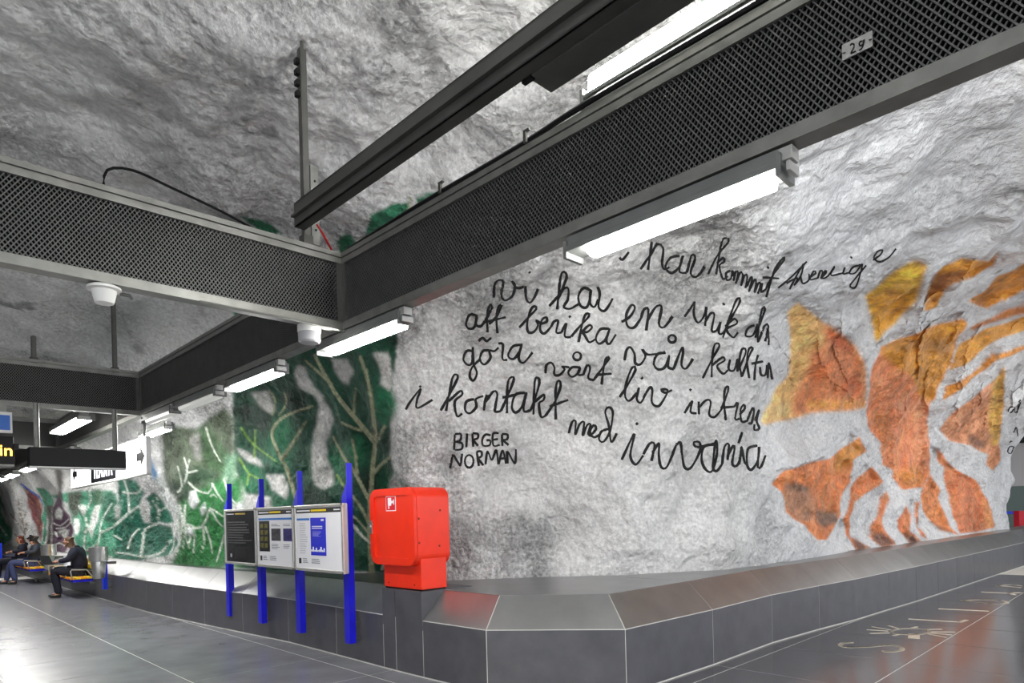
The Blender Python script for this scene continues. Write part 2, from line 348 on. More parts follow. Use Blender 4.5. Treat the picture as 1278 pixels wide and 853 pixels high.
poly(R2((1030,392),(1150,330),(1278,280),(1400,240),(1400,320),(1278,330),(1150,362),(1050,402)), (180, 104, 28), RE, 1.5)
poly(R2((945,585),(985,470),(1090,400),(1278,340),(1400,310),(1400,380),(1278,400),(1130,460),(1010,560)), (216, 150, 50), RE, 1.2)
poly(R2((915,715),(930,650),(1040,600),(1130,510),(1278,470),(1400,440),(1400,470),(1278,492),(1150,540),(1050,620),(960,690)), (208, 132, 28), RE, 1.2)
poly(R3((895,125),(960,50),(1040,0))+R2((1060,690),(1120,640),(1195,560),(1190,714))+R3((1165,180),(1180,260),(1140,320),(1105,290),(1110,240),(1040,200),(945,180)), (210, 140, 98), RE, 1.2)
poly(R2((1140,620),(1195,565),(1190,714))+R3((1170,100),(1160,200),(1130,200),(1120,60)), (224, 176, 80), RE, 2.5)
poly(R3((1020,150),(1060,160),(1110,190),(1100,215),(1040,200)), (130, 84, 62), RE*1.5, 2)
def sample(img, x, y):
    ix = np.clip((x+OX)*SS-.5, 0, PW-1.001); iy = np.clip(y*SS-.5, 0, PH-1.001)
    a = ix.astype(int); b = iy.astype(int); fx = ix-a; fy = iy-b
    if img.ndim == 3: fx = fx[..., None]; fy = fy[..., None]
    return img[b, a]*(1-fx)*(1-fy)+img[b, a+1]*fx*(1-fy)+img[b+1, a]*(1-fx)*fy+img[b+1, a+1]*fx*fy

# ================================================================== ROCK: wall and vault in one continuous sheet
def vnoise(x, y, z, seed=0):
    xi = np.floor(x).astype(np.int64); yi = np.floor(y).astype(np.int64); zi = np.floor(z).astype(np.int64)
    fx = x-xi; fy = y-yi; fz = z-zi; fx = fx*fx*fx*(fx*(fx*6-15)+10); fy = fy*fy*fy*(fy*(fy*6-15)+10); fz = fz*fz*fz*(fz*(fz*6-15)+10)
    def h(a, b, c):
        n = (a*374761393+b*668265263+c*2147483647+seed*1274126177) & 0xffffffff
        n = ((n ^ (n >> 13))*1274126177) & 0xffffffff; n = (n ^ (n >> 16)) & 0xffff
        return n/32767.5-1
    r = 0
    for dx in (0, 1):
        for dy in (0, 1):
            for dz in (0, 1):
                wgt = (fx if dx else 1-fx)*(fy if dy else 1-fy)*(fz if dz else 1-fz)
                r = r+wgt*h(xi+dx, yi+dy, zi+dz)
    return r
def fbm(P, f, oct, seed=0, gain=.5):
    r = 0; a = 1
    for o in range(oct):
        r = r+a*vnoise(P[..., 0]*f+7.3*o, P[..., 1]*f+3.1*o, P[..., 2]*f+5.7*o, seed+o); f *= 2.03; a *= gain
    return r
WZ = .84
foot = [Vector((17.5, 30, 0)), Vector((15.2, 25, 0)), Vector((14.0, 21, 0)), Vector((13.35, 18.6, 0))]
for x, y, z in ((1264, 660.5, .84), (1246, 663, .84), (1138, 679, .84), (1069, 689, .84), (997, 700.5, .84), (925, 708.7, .84), (900, 712, .84), (860, 713.6, .84), (775, 718, .84), (693, 720, .84), (580, 724, .84)):
    v = at_z(x, y, z); v.z = 0; foot.append(v)
foot += [Vector((-.98, 7.62, 0)), Vector((-1.28, 7.85, 0)), Vector((-1.42, 8.25, 0)), Vector((-1.5, 8.75, 0)), Vector((-1.75, 8.98, 0))]
for p, q in ((7.9, 4.78), (9.0, 4.45), (10.0, 4.2), (11.5, 4.02), (13, 3.92), (15, 3.85), (17, 3.85), (20, 3.9), (24, 3.95), (30, 4.0), (38, 4.0), (50, 4.0)):
    foot.append(PQ(p, q))
fine = np.array(catmull([tuple(v) for v in foot], .03))[:, :2]
seg = np.hypot(*np.diff(fine, axis=0).T); arc = np.concatenate([[0], np.cumsum(seg)])
NU = int(arc[-1]/.03); su = np.linspace(0, arc[-1], NU); fu = np.stack([np.interp(su, arc, fine[:, i]) for i in (0, 1)], 1)
def gsm(a, sig):
    k = int(sig*3/.03); x = np.arange(-k, k+1)*.03; g = np.exp(-x*x/2/sig/sig); g /= g.sum()
    pad = np.concatenate([a[:1]-(a[1:k+1]-a[:1])[::-1], a, a[-1:]-(a[-k-1:-1]-a[-1:])[::-1]])
    return np.stack([np.convolve(pad[:, i], g, 'valid') for i in range(a.shape[1])], 1)
base0 = gsm(fu, .06); base1 = gsm(fu, .9)
tan = np.gradient(gsm(fu, 1.3), axis=0); tan /= np.linalg.norm(tan, axis=1)[:, None]
nrm = np.stack([-tan[:, 1], tan[:, 0]], 1)                       # towards the room
if nrm[NU//2] @ (-base0[NU//2]) < 0: nrm = -nrm
def project(P):
    Y = np.maximum(P[..., 1], .05); u = P[..., 0]/Y; v = (P[..., 2]-H)/Y
    return CX+F*(u*rc-v*rs), CY-F*(u*rs+v*rc)
# column spacing follows the apparent size
px = CX+F*base0[:, 0]/np.maximum(base0[:, 1], 1)
dens = np.abs(np.gradient(px)/.03)/1.25
dens = np.clip(dens, np.where(base0[:, 1] < 11, 45, np.where(base0[:, 1] < 22, 22, 7)), 75)
cum = np.cumsum(dens)*.03; NCOL = int(cum[-1])
sc = np.interp(np.linspace(cum[0], cum[-1], NCOL), cum, su)
f1 = lambda a: np.stack([np.interp(sc, su, a[:, i]) for i in range(a.shape[1])], 1)
b0, b1, nn = f1(base0), f1(base1), f1(nrm)
prof = [(0, .55), (0, .9), (-.02, 1.4), (.02, 2.0), (.14, 2.6), (.36, 3.15), (.70, 3.65), (1.15, 4.07), (1.75, 4.48), (2.5, 4.78), (3.4, 4.98), (4.6, 5.08), (6.2, 5.1), (8, 5.08), (9.5, 5.04)]
pr = np.array(catmull(prof, .02)); pl = np.concatenate([[0], np.cumsum(np.hypot(*np.diff(pr, axis=0).T))])
rows = []; t = 0
while t < pl[-1]: rows.append(t); t += .019 if t < 4.3 else .03
rows = np.array(rows); pd = np.interp(rows, pl, pr[:, 0]); pz = np.interp(rows, pl, pr[:, 1]); NROW = len(rows)
bl = np.clip((pz-2.2)/1.9, 0, 1); bl = bl*bl*(3-2*bl)
XY = b0[:, None]*(1-bl)[None, :, None]+b1[:, None]*bl[None, :, None]+nn[:, None]*pd[None, :, None]
Pn = np.concatenate([XY, np.broadcast_to(pz[None, :, None], (NCOL, NROW, 1))], 2).astype(np.float64)
# the vault sinks a little down the platform
pp = Pn[..., 0]*U1.x+Pn[..., 1]*U1.y
Pn[..., 2] -= np.clip((pp-5)/4, 0, 1)*.22*np.clip((Pn[..., 2]-3)/1.6, 0, 1)
def normals(P):
    a = np.gradient(P, axis=0); b = np.gradient(P, axis=1); n = np.cross(b, a); n /= np.linalg.norm(n, axis=2)[..., None]+1e-9
    return n
Nn = normals(Pn)
mid = Nn[NCOL//2, 60]
if mid[:2] @ nn[NCOL//2] < 0: Nn = -Nn
x0, y0 = project(Pn)
right = np.clip((x0-900)/90, 0, 1)                                # smoother rock right of the verse
upr = np.clip((x0-820)/200, 0, 1)*np.clip((Pn[..., 2]-2.9)/.8, 0, 1)
farfade = np.clip(14/np.maximum(Pn[..., 1], 1), .3, 1)
lowfade = np.clip((Pn[..., 2]-.80)/.35, .0, 1)
big = fbm(Pn, .55, 2, 1)*.16+fbm(Pn, 1.5, 2, 11)*.085
leafy = np.clip((495-x0)/30, 0, 1)*np.clip((4.3-Pn[..., 2]), 0, 1)
sarc = np.broadcast_to(sc[:, None], Pn.shape[:2])
vert = vnoise(sarc*1.1, Pn[..., 2]*.28, Pn[..., 2]*0+.3, 77)*.13*leafy
ac = sarc*.55-Pn[..., 2]*1.25; al = sarc*.45+Pn[..., 2]*.4       # folds that climb to the right
ac = -sarc*.30-Pn[..., 2]*1.1 if False else ac
fold = (1-np.abs(vnoise(ac*1.5, al*.6, ac*0+2.2, 31)))**2*.16*upr+(1-np.abs(vnoise(ac*3.6, al*1.0, ac*0+5.2, 33)))**2*.045*upr
Pd = Pn+Nn*((big+vert)*lowfade*farfade**.5+fold)[..., None]
Nn2 = normals(Pd)
if Nn2[NCOL//2, 60][:2] @ nn[NCOL//2] < 0: Nn2 = -Nn2
x1, y1 = project(Pd)
inview = (Pd[..., 1] > .5) & (x1 > -58) & (x1 < 1338) & (y1 > 2) & (y1 < 855)
rel = np.where(inview, sample(relief, x1, y1), 0)
bank = np.clip((x1-955-14*np.sin(y1*.045))/6, 0, 1)*np.clip((y1-365)/30, 0, 1)*-.09    # the verse panel ends in a thick plaster edge
patch = np.clip(fbm(Pd, .9, 3, 61)*1.3+.25, 0, 1)
rough = fbm(Pd, 9, 2, 21, .6)*.018+np.abs(fbm(Pd, 16, 2, 25, .7))*.026
rough = rough*(1-right*.6)*(.35+.75*patch)*farfade*np.clip(1.3-(Pn[..., 2]-4)*.6, .6, 1)
lump = fbm(Pd, 4.2, 2, 41)*.034*farfade
Pf = Pd+Nn2*(rel*1.0+bank*np.clip(x1*0+1, 0, 1)+(rough+lump)*np.clip(lowfade+.2, 0, 1))[..., None]
# pigment
x1, y1 = project(Pf); inview = (Pf[..., 1] > .5) & (x1 > -58) & (x1 < 1338) & (y1 > 2) & (y1 < 855)
mott = fbm(Pf, 1.3, 4, 51); fin = fbm(Pf, 8, 3, 55, .6)
basec = np.zeros(Pf.shape); g = .655+.08*mott+.05*fin
basec[..., 0] = g*1.0; basec[..., 1] = g*.995; basec[..., 2] = g*.985
g2 = .70+.05*mott+.02*fin
for i, k in enumerate((.985, 1.0, 1.025)): basec[..., i] = basec[..., i]*(1-right)+g2*k*right
# small shadows of the rough vault, painted into the rock colour
shade_spot = np.clip((fbm(Pf, 2.1, 3, 71)-.62)*3, 0, 1)*np.clip(fin*1.6+.4, 0, 1)*np.clip((Pf[..., 2]-3.2), 0, 1)
basec *= (1-.55*shade_spot)[..., None]
crack = np.clip(.05-np.abs(fbm(Pf, .8, 3, 81)), 0, .05)*20*np.clip(fin+.3, 0, 1)
basec *= (1-.35*crack)[..., None]
pc = sample(paint, x1, y1); al_ = np.where(inview, pc[..., 3], 0)[..., None]
pcol = pc[..., :3]/np.maximum(1e-3, 1)*(1+.28*fin+.22*mott)[..., None]
warm = ((pc[..., 0] > pc[..., 1]*1.15) & (pc[..., 0] > pc[..., 2]*1.8))[..., None]
pcol = np.where(warm, pcol*1.18+.035, pcol)
st = np.clip((fbm(Pf*np.array([1, 1, .8]), 6.5, 4, 91, .65)-.15)*2.2, 0, 1)[..., None]*warm
pcol = pcol*(1-.35*st)+st*.35*np.array([.80, .42, .20])*.9
st2 = np.clip((fbm(Pf, 5, 4, 95, .65)-.35)*2.5, 0, 1)[..., None]*warm
pcol = pcol*(1-.3*st2)+st2*.3*np.array([.36, .13, .05])
paintalpha = np.clip(al_, 0, 1)
colr = basec*(1-paintalpha)+np.clip(pcol, 0, 1)*paintalpha
RV = Pf.reshape(-1, 3); RC = np.concatenate([np.clip(colr, .005, .9), (np.clip(1.15-.7*right-.35*np.clip(Pn[..., 2]-4.1, 0, 1)*(1-upr), .3, 1)*(.45+.65*patch))[..., None]], 2).reshape(-1, 4)

def rock_material():
    M = bpy.data.materials.new('sprayed_rock'); M.use_nodes = True; N = M.node_tree.nodes; L = M.node_tree.links; b = N['Principled BSDF']
    at = N.new('ShaderNodeAttribute'); at.attribute_name = 'pigment'; geo = N.new('ShaderNodeNewGeometry')
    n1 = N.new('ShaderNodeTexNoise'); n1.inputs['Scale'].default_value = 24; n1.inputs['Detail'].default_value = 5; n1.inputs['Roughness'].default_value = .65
    n2 = N.new('ShaderNodeTexNoise'); n2.inputs['Scale'].default_value = 11; n2.inputs['Detail'].default_value = 4
    n3 = N.new('ShaderNodeTexNoise'); n3.inputs['Scale'].default_value = 1.2; n3.inputs['Detail'].default_value = 3
    for n in (n1, n2, n3): L.new(geo.outputs['Position'], n.inputs['Vector'])
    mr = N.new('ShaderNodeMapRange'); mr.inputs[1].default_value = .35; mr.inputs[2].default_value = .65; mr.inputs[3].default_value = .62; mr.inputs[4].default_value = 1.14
    L.new(n1.outputs['Fac'], mr.inputs[0])  # dark speckle puts the shade of crevices into the base colour
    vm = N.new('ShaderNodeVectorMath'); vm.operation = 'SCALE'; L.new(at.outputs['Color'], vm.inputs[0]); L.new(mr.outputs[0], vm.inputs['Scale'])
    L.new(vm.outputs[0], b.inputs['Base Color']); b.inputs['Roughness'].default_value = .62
    m3 = N.new('ShaderNodeMapRange'); m3.inputs[1].default_value = .38; m3.inputs[2].default_value = .6; m3.inputs[3].default_value = .2; m3.inputs[4].default_value = 1.
    L.new(n3.outputs['Fac'], m3.inputs[0])
    b1 = N.new('ShaderNodeBump'); b1.inputs['Distance'].default_value = .09; 
    mg = N.new('ShaderNodeMath'); mg.operation = 'MULTIPLY'; L.new(m3.outputs[0], mg.inputs[0]); L.new(at.outputs['Alpha'], mg.inputs[1]); L.new(mg.outputs[0], b1.inputs['Strength'])
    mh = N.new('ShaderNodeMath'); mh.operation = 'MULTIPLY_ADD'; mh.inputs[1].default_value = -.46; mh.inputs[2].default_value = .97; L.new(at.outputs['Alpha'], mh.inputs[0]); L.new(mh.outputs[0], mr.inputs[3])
    L.new(n1.outputs['Fac'], b1.inputs['Height'])
    b2 = N.new('ShaderNodeBump'); b2.inputs['Distance'].default_value = .08; b2.inputs['Strength'].default_value = .8; L.new(n2.outputs['Fac'], b2.inputs['Height']); L.new(b1.outputs[0], b2.inputs['Normal'])
    L.new(b2.outputs[0], b.inputs['Normal']); return M
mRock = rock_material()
csplit = int(np.argmin(np.hypot(b0[:, 0]+1.42, b0[:, 1]-8.3))); rsplit = int(np.argmax(pd > 1.5))
NX = Nn2
def rock(name, c0, c1, r0, r1):
    nc, nr = c1-c0, r1-r0
    idx = (np.arange(c0, c1)[:, None]*NROW+np.arange(r0, r1)[None, :]).ravel()
    me = bpy.data.meshes.new(name); V = RV[idx]
    a = np.arange(nc*nr).reshape(nc, nr); quads = np.stack([a[:-1, :-1], a[:-1, 1:], a[1:, 1:], a[1:, :-1]], 2).reshape(-1, 4)
    me.vertices.add(len(V)); me.vertices.foreach_set('co', V.ravel().astype(np.float32))
    me.loops.add(quads.size); me.loops.foreach_set('vertex_index', quads.ravel().astype(np.int32))
    me.polygons.add(len(quads)); me.polygons.foreach_set('loop_start', np.arange(0, quads.size, 4, dtype=np.int32))
    me.update(calc_edges=True); me.polygons.foreach_set('use_smooth', np.ones(len(quads), bool))
    at = me.attributes.new('pigment', 'FLOAT_COLOR', 'POINT'); at.data.foreach_set('color', RC[idx].ravel().astype(np.float32))
    o = link_mesh(name, me, mRock); return o, V, quads
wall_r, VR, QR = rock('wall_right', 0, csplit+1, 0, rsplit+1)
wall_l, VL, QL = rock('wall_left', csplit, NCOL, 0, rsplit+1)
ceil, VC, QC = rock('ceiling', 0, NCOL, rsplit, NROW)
tag(wall_r, 'pale sprayed rock wall carrying black handwritten verse and orange bone-like patches', kind='structure')
tag(wall_l, 'rock wall behind the platform painted with green leaves, branches and a deer', kind='structure')
tag(ceil, 'grey sprayed rock vault above the steel beams', kind='structure')
QCs = QC.reshape(NCOL-1, -1, 4)[:csplit, :110].reshape(-1, 4)
# rock on the track side and the far end of the hall
def plain_rock(name, o, ax, L, z0, z1, nrm_, label):
    nu, nv = int(L/.35), int((z1-z0)/.35); uu, vv = np.meshgrid(np.linspace(0, L, nu), np.linspace(z0, z1, nv), indexing='ij')
    P = np.stack([o.x+ax.x*uu, o.y+ax.y*uu, vv], 2); lean = np.clip((vv-2.5)/3, 0, 1)**2*2.6+fbm(P, .5, 3, 5)*.3
    P[..., 0] += nrm_.x*lean; P[..., 1] += nrm_.y*lean
    me = bpy.data.meshes.new(name); a = np.arange(nu*nv).reshape(nu, nv)
    me.from_pydata(P.reshape(-1, 3).tolist(), [], np.stack([a[:-1, :-1], a[:-1, 1:], a[1:, 1:], a[1:, :-1]], 2).reshape(-1, 4).tolist())
    at = me.attributes.new('pigment', 'FLOAT_COLOR', 'POINT'); at.data.foreach_set('color', np.tile([.5, .5, .49, .7], nu*nv).astype(np.float32))
    me.polygons.foreach_set('use_smooth', [True]*len(me.polygons))
    tag(link_mesh(name, me, mRock), label, kind='structure')
plain_rock('wall_track', PQ(4, -8.0), U1, 52, -.2, 5.6, U2, 'rock wall on the far side of the tracks')
plain_rock('wall_end', PQ(50, -9), U2, 14, -.2, 5.6, -U1, 'rock wall closing the far end of the hall')
BV = BVHTree.FromPolygons([tuple(v) for v in np.concatenate([VR, VC])], [tuple(int(i) for i in q) for q in np.concatenate([QR, QCs+len(VR)])])
CAMP = Vector((0, 0, H))
def onwall(x, y):
    u, v = ray(x, y); h = BV.ray_cast(CAMP, Vector((u, 1, v)).normalized())
    return h[0], h[1]

# ------------------------------------------------------------------ the handwriting: ribbons of paint lying on the rock
TA = ((560, 280), 4.26); TB = ((660, 380), 3.709); TC = ((760, 280), 3.55); TD = ((480, 460), 4.564); TE_ = ((1158, 460), 3.55)
def ring(x, y, r, ry=None): return [(x+r*math.cos(a*math.pi/5), y+(ry or r)*math.sin(a*math.pi/5)) for a in range(11)]
def dot(x, y): return [(x-4, y-3), (x+2, y+3), (x+4, y+5)]
WORDS = [
 ('vi', TA, 4.6, [[(240,390),(245,320),(270,297),(290,310),(280,375),(300,405),(340,380),(352,325),(335,303),(362,338),(400,333)],[(408,325),(412,395),(432,418),(458,385),(475,342)],dot(430,255)]),
 ('har', TA, 4.8, [[(535,435),(590,370),(625,290),(622,258),(605,255),(592,300),(577,452)],[(580,400),(610,345),(636,342),(633,400),(612,440),(645,450),(690,425)],[(755,352),(718,340),(690,380),(700,432),(735,440),(756,370),(755,350),(752,420),(775,440),(795,400)],[(790,330),(803,370),(797,440),(825,462),(850,435),(872,395)]]),
 ('att', TA, 4.8, [[(148,485),(112,482),(92,530),(108,556),(138,545),(150,482),(146,535),(172,545)],[(172,545),(212,485),(232,438),(220,430),(206,478),(206,572)],[(216,530),(255,490),(282,432),(268,436),(254,500),(259,578)],[(185,522),(240,510),(302,495)]]),
 ('berika', TA, 4.6, [[(375,550),(430,490),(466,450),(458,437),(438,452),(418,520),(422,572),(452,573),(475,538),(465,512),(490,528)],[(490,530),(522,518),(518,495),(495,510),(486,560),(508,582),(545,545)],[(545,545),(560,518),(582,516),(572,575),(600,575)],[(600,575),(625,530),(617,595),(650,600)],dot(643,490),[(650,600),(700,540),(746,490),(738,475),(718,500),(690,628)],[(698,585),(745,538),(762,550),(735,575),(712,570),(728,600),(748,628),(780,612)],[(852,556),(806,560),(782,608),(800,636),(835,612),(856,556),(838,615),(855,637),(890,585)]]),
 ('göra', TA, 4.6, [[(135,677),(96,675),(78,718),(100,748),(125,735),(128,655),(132,740),(150,790),(132,832),(112,812),(120,770),(142,742),(172,715)],[(218,672),(182,675),(166,720),(190,746),(222,712),(216,672),(242,676),(266,655)],[(160,622),(180,605),(202,622),(226,604)],[(264,635),(288,640),(286,715),(312,722)],[(388,642),(342,650),(316,700),(345,717),(380,672),(388,636),(372,712),(398,737),(446,682)]]),
 ('vårt', TA, 4.6, [[(515,792),(520,750),(545,737),(562,762),(562,800),(590,802),(616,772),(602,757),(642,762)],[(692,762),(656,762),(636,790),(656,812),(690,790),(697,760),(688,800),(716,800)],ring(683,702,21),[(716,800),(736,752),(752,765),(742,818),(770,830)],[(770,830),(820,762),(853,715),(840,710),(826,752),(813,852)],[(782,802),(866,795)]]),
 ('en', TA, 5.0, [[(920,520),(965,490),(990,445),(972,430),(945,480),(950,540),(985,550),(1022,500)],[(1022,500),(1038,455),(1062,455),(1050,566)],[(1055,515),(1100,442),(1132,440),(1118,530),(1145,548),(1192,488)]]),
 ('vår', TA, 4.8, [[(935,725),(945,672),(965,655),(988,690),(992,738),(1020,745),(1046,702),(1030,667),(1055,692),(1110,690),(1150,682)],[(1152,685),(1110,692),(1090,740),(1112,772),(1150,760),(1172,700),(1166,758),(1195,772)],ring(1188,610,20),[(1195,772),(1240,658),(1245,690),(1238,750),(1262,768),(1300,715)]]),
 ('unik', TC, 4.2, [[(335,410),(365,368),(380,345),(376,400),(395,436),(420,410),(432,368),(426,450)],[(426,435),(450,396),(467,402),(455,470),(475,472),(495,430)],[(495,430),(486,480),(505,482),(540,420),(582,340),(570,330),(550,370),(505,502)],[(515,452),(555,420),(567,440),(522,466),(550,502),(572,478)],dot(508,352)]),
 ('ch', TC, 4.0, [[(645,447),(616,462),(606,495),(638,492),(660,440)],[(648,502),(675,425),(692,375),(680,372),(665,440),(660,522),(690,450),(706,452),(692,520)],[(703,460),(708,535)]]),
 ('har', TC, 4.6, [[(140,200),(180,140),(216,82)],[(190,75),(183,130),(173,202)],[(183,140),(215,88),(240,108),(236,170),(245,200),(268,190)],[(312,140),(272,150),(250,190),(275,216),(310,192),(328,140),(312,208),(345,216)],[(345,216),(366,138),(382,150),(362,218),(390,232),(426,185)],[(45,145),(60,157),(88,124)]]),
 ('kommit', TC, 4.0, [[(440,220),(480,140),(531,75),(520,62),(500,80),(475,222)],[(480,172),(505,150),(512,165),(490,185),(505,242),(525,230)],[(541,205),(520,216),(520,246),(540,242),(546,205),(552,230)],[(552,250),(562,210),(572,216),(562,262),(580,216),(593,221),(585,272),(600,226),(613,231),(605,282)],[(612,275),(628,236),(634,242),(620,297),(645,245),(652,256),(645,302),(662,260),(671,266),(660,307)],[(680,260),(674,300),(692,290)],dot(703,190),[(692,292),(730,220),(777,156),(770,150),(740,190),(716,260),(697,322)],[(680,236),(752,240)]]),
 ('sverige', TC, 3.0, [[(750,282),(800,240),(850,192),(876,165)],[(800,287),(838,215),(862,175)],[(785,262),(835,238),(820,270),(850,228),(862,175)],[(850,228),(858,262),(884,248),(886,218)],[(890,236),(916,216),(906,208),(890,245),(925,238)],[(925,238),(936,206),(948,212),(938,240)],[(938,240),(962,214),(958,206),(942,238),(968,232),(1000,188),(984,226),(1036,216)],[(1046,190),(1038,220),(1062,214)],dot(1072,145),[(1117,180),(1082,190),(1065,216),(1090,216),(1122,178),(1102,258),(1086,283),(1068,272),(1090,242),(1140,182)],[(1170,160),(1200,137),(1212,115),(1190,120),(1174,150),(1200,166),(1240,146),(1272,108)]]),
 ('kultur', TB, 4.2, [[(805,342),(845,262),(882,192),(862,184),(850,240),(846,337)],[(850,282),(895,246),(907,260),(872,286),(900,322),(925,300)],[(932,255),(925,300),(950,306),(966,255),(965,312)],[(965,312),(1002,232),(1000,205),(985,212),(975,270),(986,336)],[(988,332),(1020,240),(1036,205),(1020,205),(1010,262),(1020,342)],[(1044,352),(1050,275),(1062,234)],[(1030,276),(1082,265)],[(1070,290),(1075,326),(1095,326),(1102,280)],[(1106,342),(1111,272),(1127,347)]]),
 ('liv', TB, 4.6, [[(420,430),(460,370),(494,302),(480,292),(455,350),(445,420),(465,447),(500,410)],[(510,385),(500,438),(518,456),(542,412)],dot(523,340),[(542,412),(562,384),(572,400),(570,455),(600,472),(630,432),(642,398),(614,395),(630,410),(662,398)]]),
 ('intress', TB, 4.2, [[(720,505),(757,448),(748,498),(775,505)],dot(748,395),[(786,450),(788,510)],[(785,482),(820,445),(842,452),(835,510),(860,522),(890,490)],[(890,490),(922,402),(920,380),(906,402),(905,470),(912,537)],[(885,480),(952,474)],[(950,476),(967,458),(955,530),(975,530)],[(975,512),(1000,482),(995,465),(980,490),(985,542),(1010,540)],[(1010,540),(1036,480),(1041,500),(1030,552),(1014,546)],[(1045,546),(1066,490),(1055,540),(1067,575),(1045,582),(1044,555)]]),
 ('i', TD, 4.2, [[(120,235),(150,185),(205,118),(185,180),(188,226),(275,178)],dot(203,103)]),
 ('kontakt', TD, 4.8, [[(320,240),(370,150),(417,52),(400,35),(385,60),(375,110),(350,242)],[(365,188),(430,130),(442,150),(400,190),(412,272),(442,258)],[(512,176),(466,190),(460,240),(486,256),(522,220),(520,176),(562,158)],[(584,148),(572,190),(566,238)],[(575,192),(620,132),(642,146),(632,210),(630,246),(662,244)],[(662,244),(700,160),(737,60),(715,55),(700,100),(697,257)],[(670,167),(752,150)],[(802,140),(746,150),(725,220),(746,252),(780,222),(806,140),(792,240),(830,240)],[(830,240),(852,190),(882,80),(870,55),(855,80),(848,262)],[(855,192),(906,150),(906,180),(880,202),(892,277),(930,260)],[(915,272),(970,190),(1003,100),(990,70),(975,120),(975,292)],[(940,217),(1047,180)]]),
 ('med', TB, 4.4, [[(185,597),(200,546),(217,541),(215,602),(235,556),(256,546),(250,607),(270,560),(286,556),(276,600),(292,610)],[(292,602),(312,576),(300,560),(285,590),(300,616),(327,605)],[(372,576),(336,590),(325,625),(345,637),(375,590),(389,502),(370,477),(354,500),(370,560),(382,637),(407,598)]]),
 ('invanra', TB, 4.8, [[(430,720),(487,603),(470,700),(495,742),(530,700)],dot(500,552),[(530,695),(560,645),(582,650),(568,725)],[(572,690),(602,645),(602,700),(612,752),(640,752),(682,652)],[(682,652),(702,640),(710,700),(722,757),(752,755),(792,680),(790,640),(764,640),(782,662),(872,640)],[(862,650),(812,660),(800,720),(820,767),(850,770),(872,682),(866,633),(852,750),(870,772),(895,740)],[(895,740),(906,660),(926,650),(920,722)],[(920,702),(946,655),(952,670),(942,740),(968,742),(985,662),(975,742)],[(988,592),(970,645)],[(985,662),(1000,735),(1012,742)],[(1056,655),(1015,670),(1010,740),(1030,767),(1060,722),(1066,660),(1060,752),(1076,750),(1096,700)]]),
 ('upper capitals', TD, 4.0, [[(395,465),(398,420),(400,375)],[(400,375),(432,374),(436,395),(428,412),(402,418)],[(402,418),(438,426),(444,445),(436,462),(397,465)],[(470,370),(466,450)],[(505,447),(500,370)],[(500,370),(530,374),(530,398),(500,408)],[(505,410),(532,442)],[(604,382),(575,378),(557,405),(562,440),(598,438),(602,412),(580,410)],[(650,370),(618,374),(620,440),(656,436)],[(620,407),(646,403)],[(671,442),(668,374)],[(668,374),(700,378),(698,404),(671,408)],[(674,410),(706,437)]]),
 ('lower capitals', TD, 4.0, [[(373,568),(390,488)],[(390,490),(432,558)],[(432,558),(442,488)],ring(482,530,25,36),[(537,557),(525,475)],[(525,475),(550,474),(552,500),(530,514)],[(533,514),(562,552)],[(575,547),(586,474),(611,522),(636,465),(647,547)],[(650,547),(672,468),(692,542)],[(656,516),(687,512)],[(702,542),(700,474),(742,542),(748,460)]]),
 ('al', TE_, 2.0, [[(382,172),(366,172),(356,192),(370,196),(386,172),(384,194),(396,190),(412,145),(404,146),(396,196)]]),
 ('är', TE_, 2.0, [[(378,347),(362,348),(354,370),(368,378),(382,348),(382,376),(394,366)],[(362,330),(368,322),(376,328)],[(380,285),(392,262),(398,300),(388,312)]]),
]
for nm, (o, k), wd, strokes in WORDS:
    vs = []; fs = []
    for stp in strokes:
        pts = catmull(zp(o, k, stp), 1.6); n = len(pts); prev = None
        for i, (x, y) in enumerate(pts):
            a = pts[max(i-1, 0)]; b = pts[min(i+1, n-1)]; dx, dy = b[0]-a[0], b[1]-a[1]; d = math.hypot(dx, dy) or 1
            wv = wd*.43*(.86+.16*math.sin(i*.35)); nx, ny = -dy/d*wv, dx/d*wv; idx = []
            for t in (-1, -.4, .4, 1):
                h, hn = onwall(x+nx*t, y+ny*t)
                if h is None: idx = None; break
                if (h-CAMP).dot(hn) > 0: hn = -hn
                vs.append(h+hn*(.010 if abs(t) < .9 else -.002)); idx.append(len(vs)-1)
            if idx and prev and (Vector(vs[idx[1]])-Vector(vs[prev[1]])).length < .25:
                for j in range(3): fs.append((prev[j], prev[j+1], idx[j+1], idx[j]))
            prev = idx
    if fs:
        me = bpy.data.meshes.new('painted_word'); me.from_pydata([tuple(v) for v in vs], [], fs)
        ow = link_mesh('painted_word', me, mLetter, wall_r); ow['label'] = 'black block letters of the signature, %s' % nm if 'capitals' in nm else 'black handwritten word "%s" painted on the rock' % nm

# ================================================================== FLOOR
fl = MB(); fl.box(-14, 60, -9, 8, -.30, -.002); fl.box(-14, 8.8, 8, 45, -.30, -.002)
floor = fl.build('floor', mGrout); tag(floor, 'grey polished stone floor with pale joints', kind='structure')
tile_meshes = {}
def slab(parent, name, quad, thick, material, gap=.004, label=None):
    """a flat piece from four corners (counter-clockwise seen from outside), shrunk for its joint"""
    c = sum((Vector(v) for v in quad), Vector())/4; Q4 = []
    for i in range(4):
        v = Vector(quad[i]); a = (Vector(quad[(i+1) % 4])-v); b = (Vector(quad[i-1])-v)
        Q4.append(v+a.normalized()*min(gap, a.length*.3)+b.normalized()*min(gap, b.length*.3))
    n = (Q4[1]-Q4[0]).cross(Q4[2]-Q4[0]).normalized()
    o = MB().prism([v-n*thick for v in Q4], Q4).build(name, material, parent)
    if label: o['label'] = label
    return o
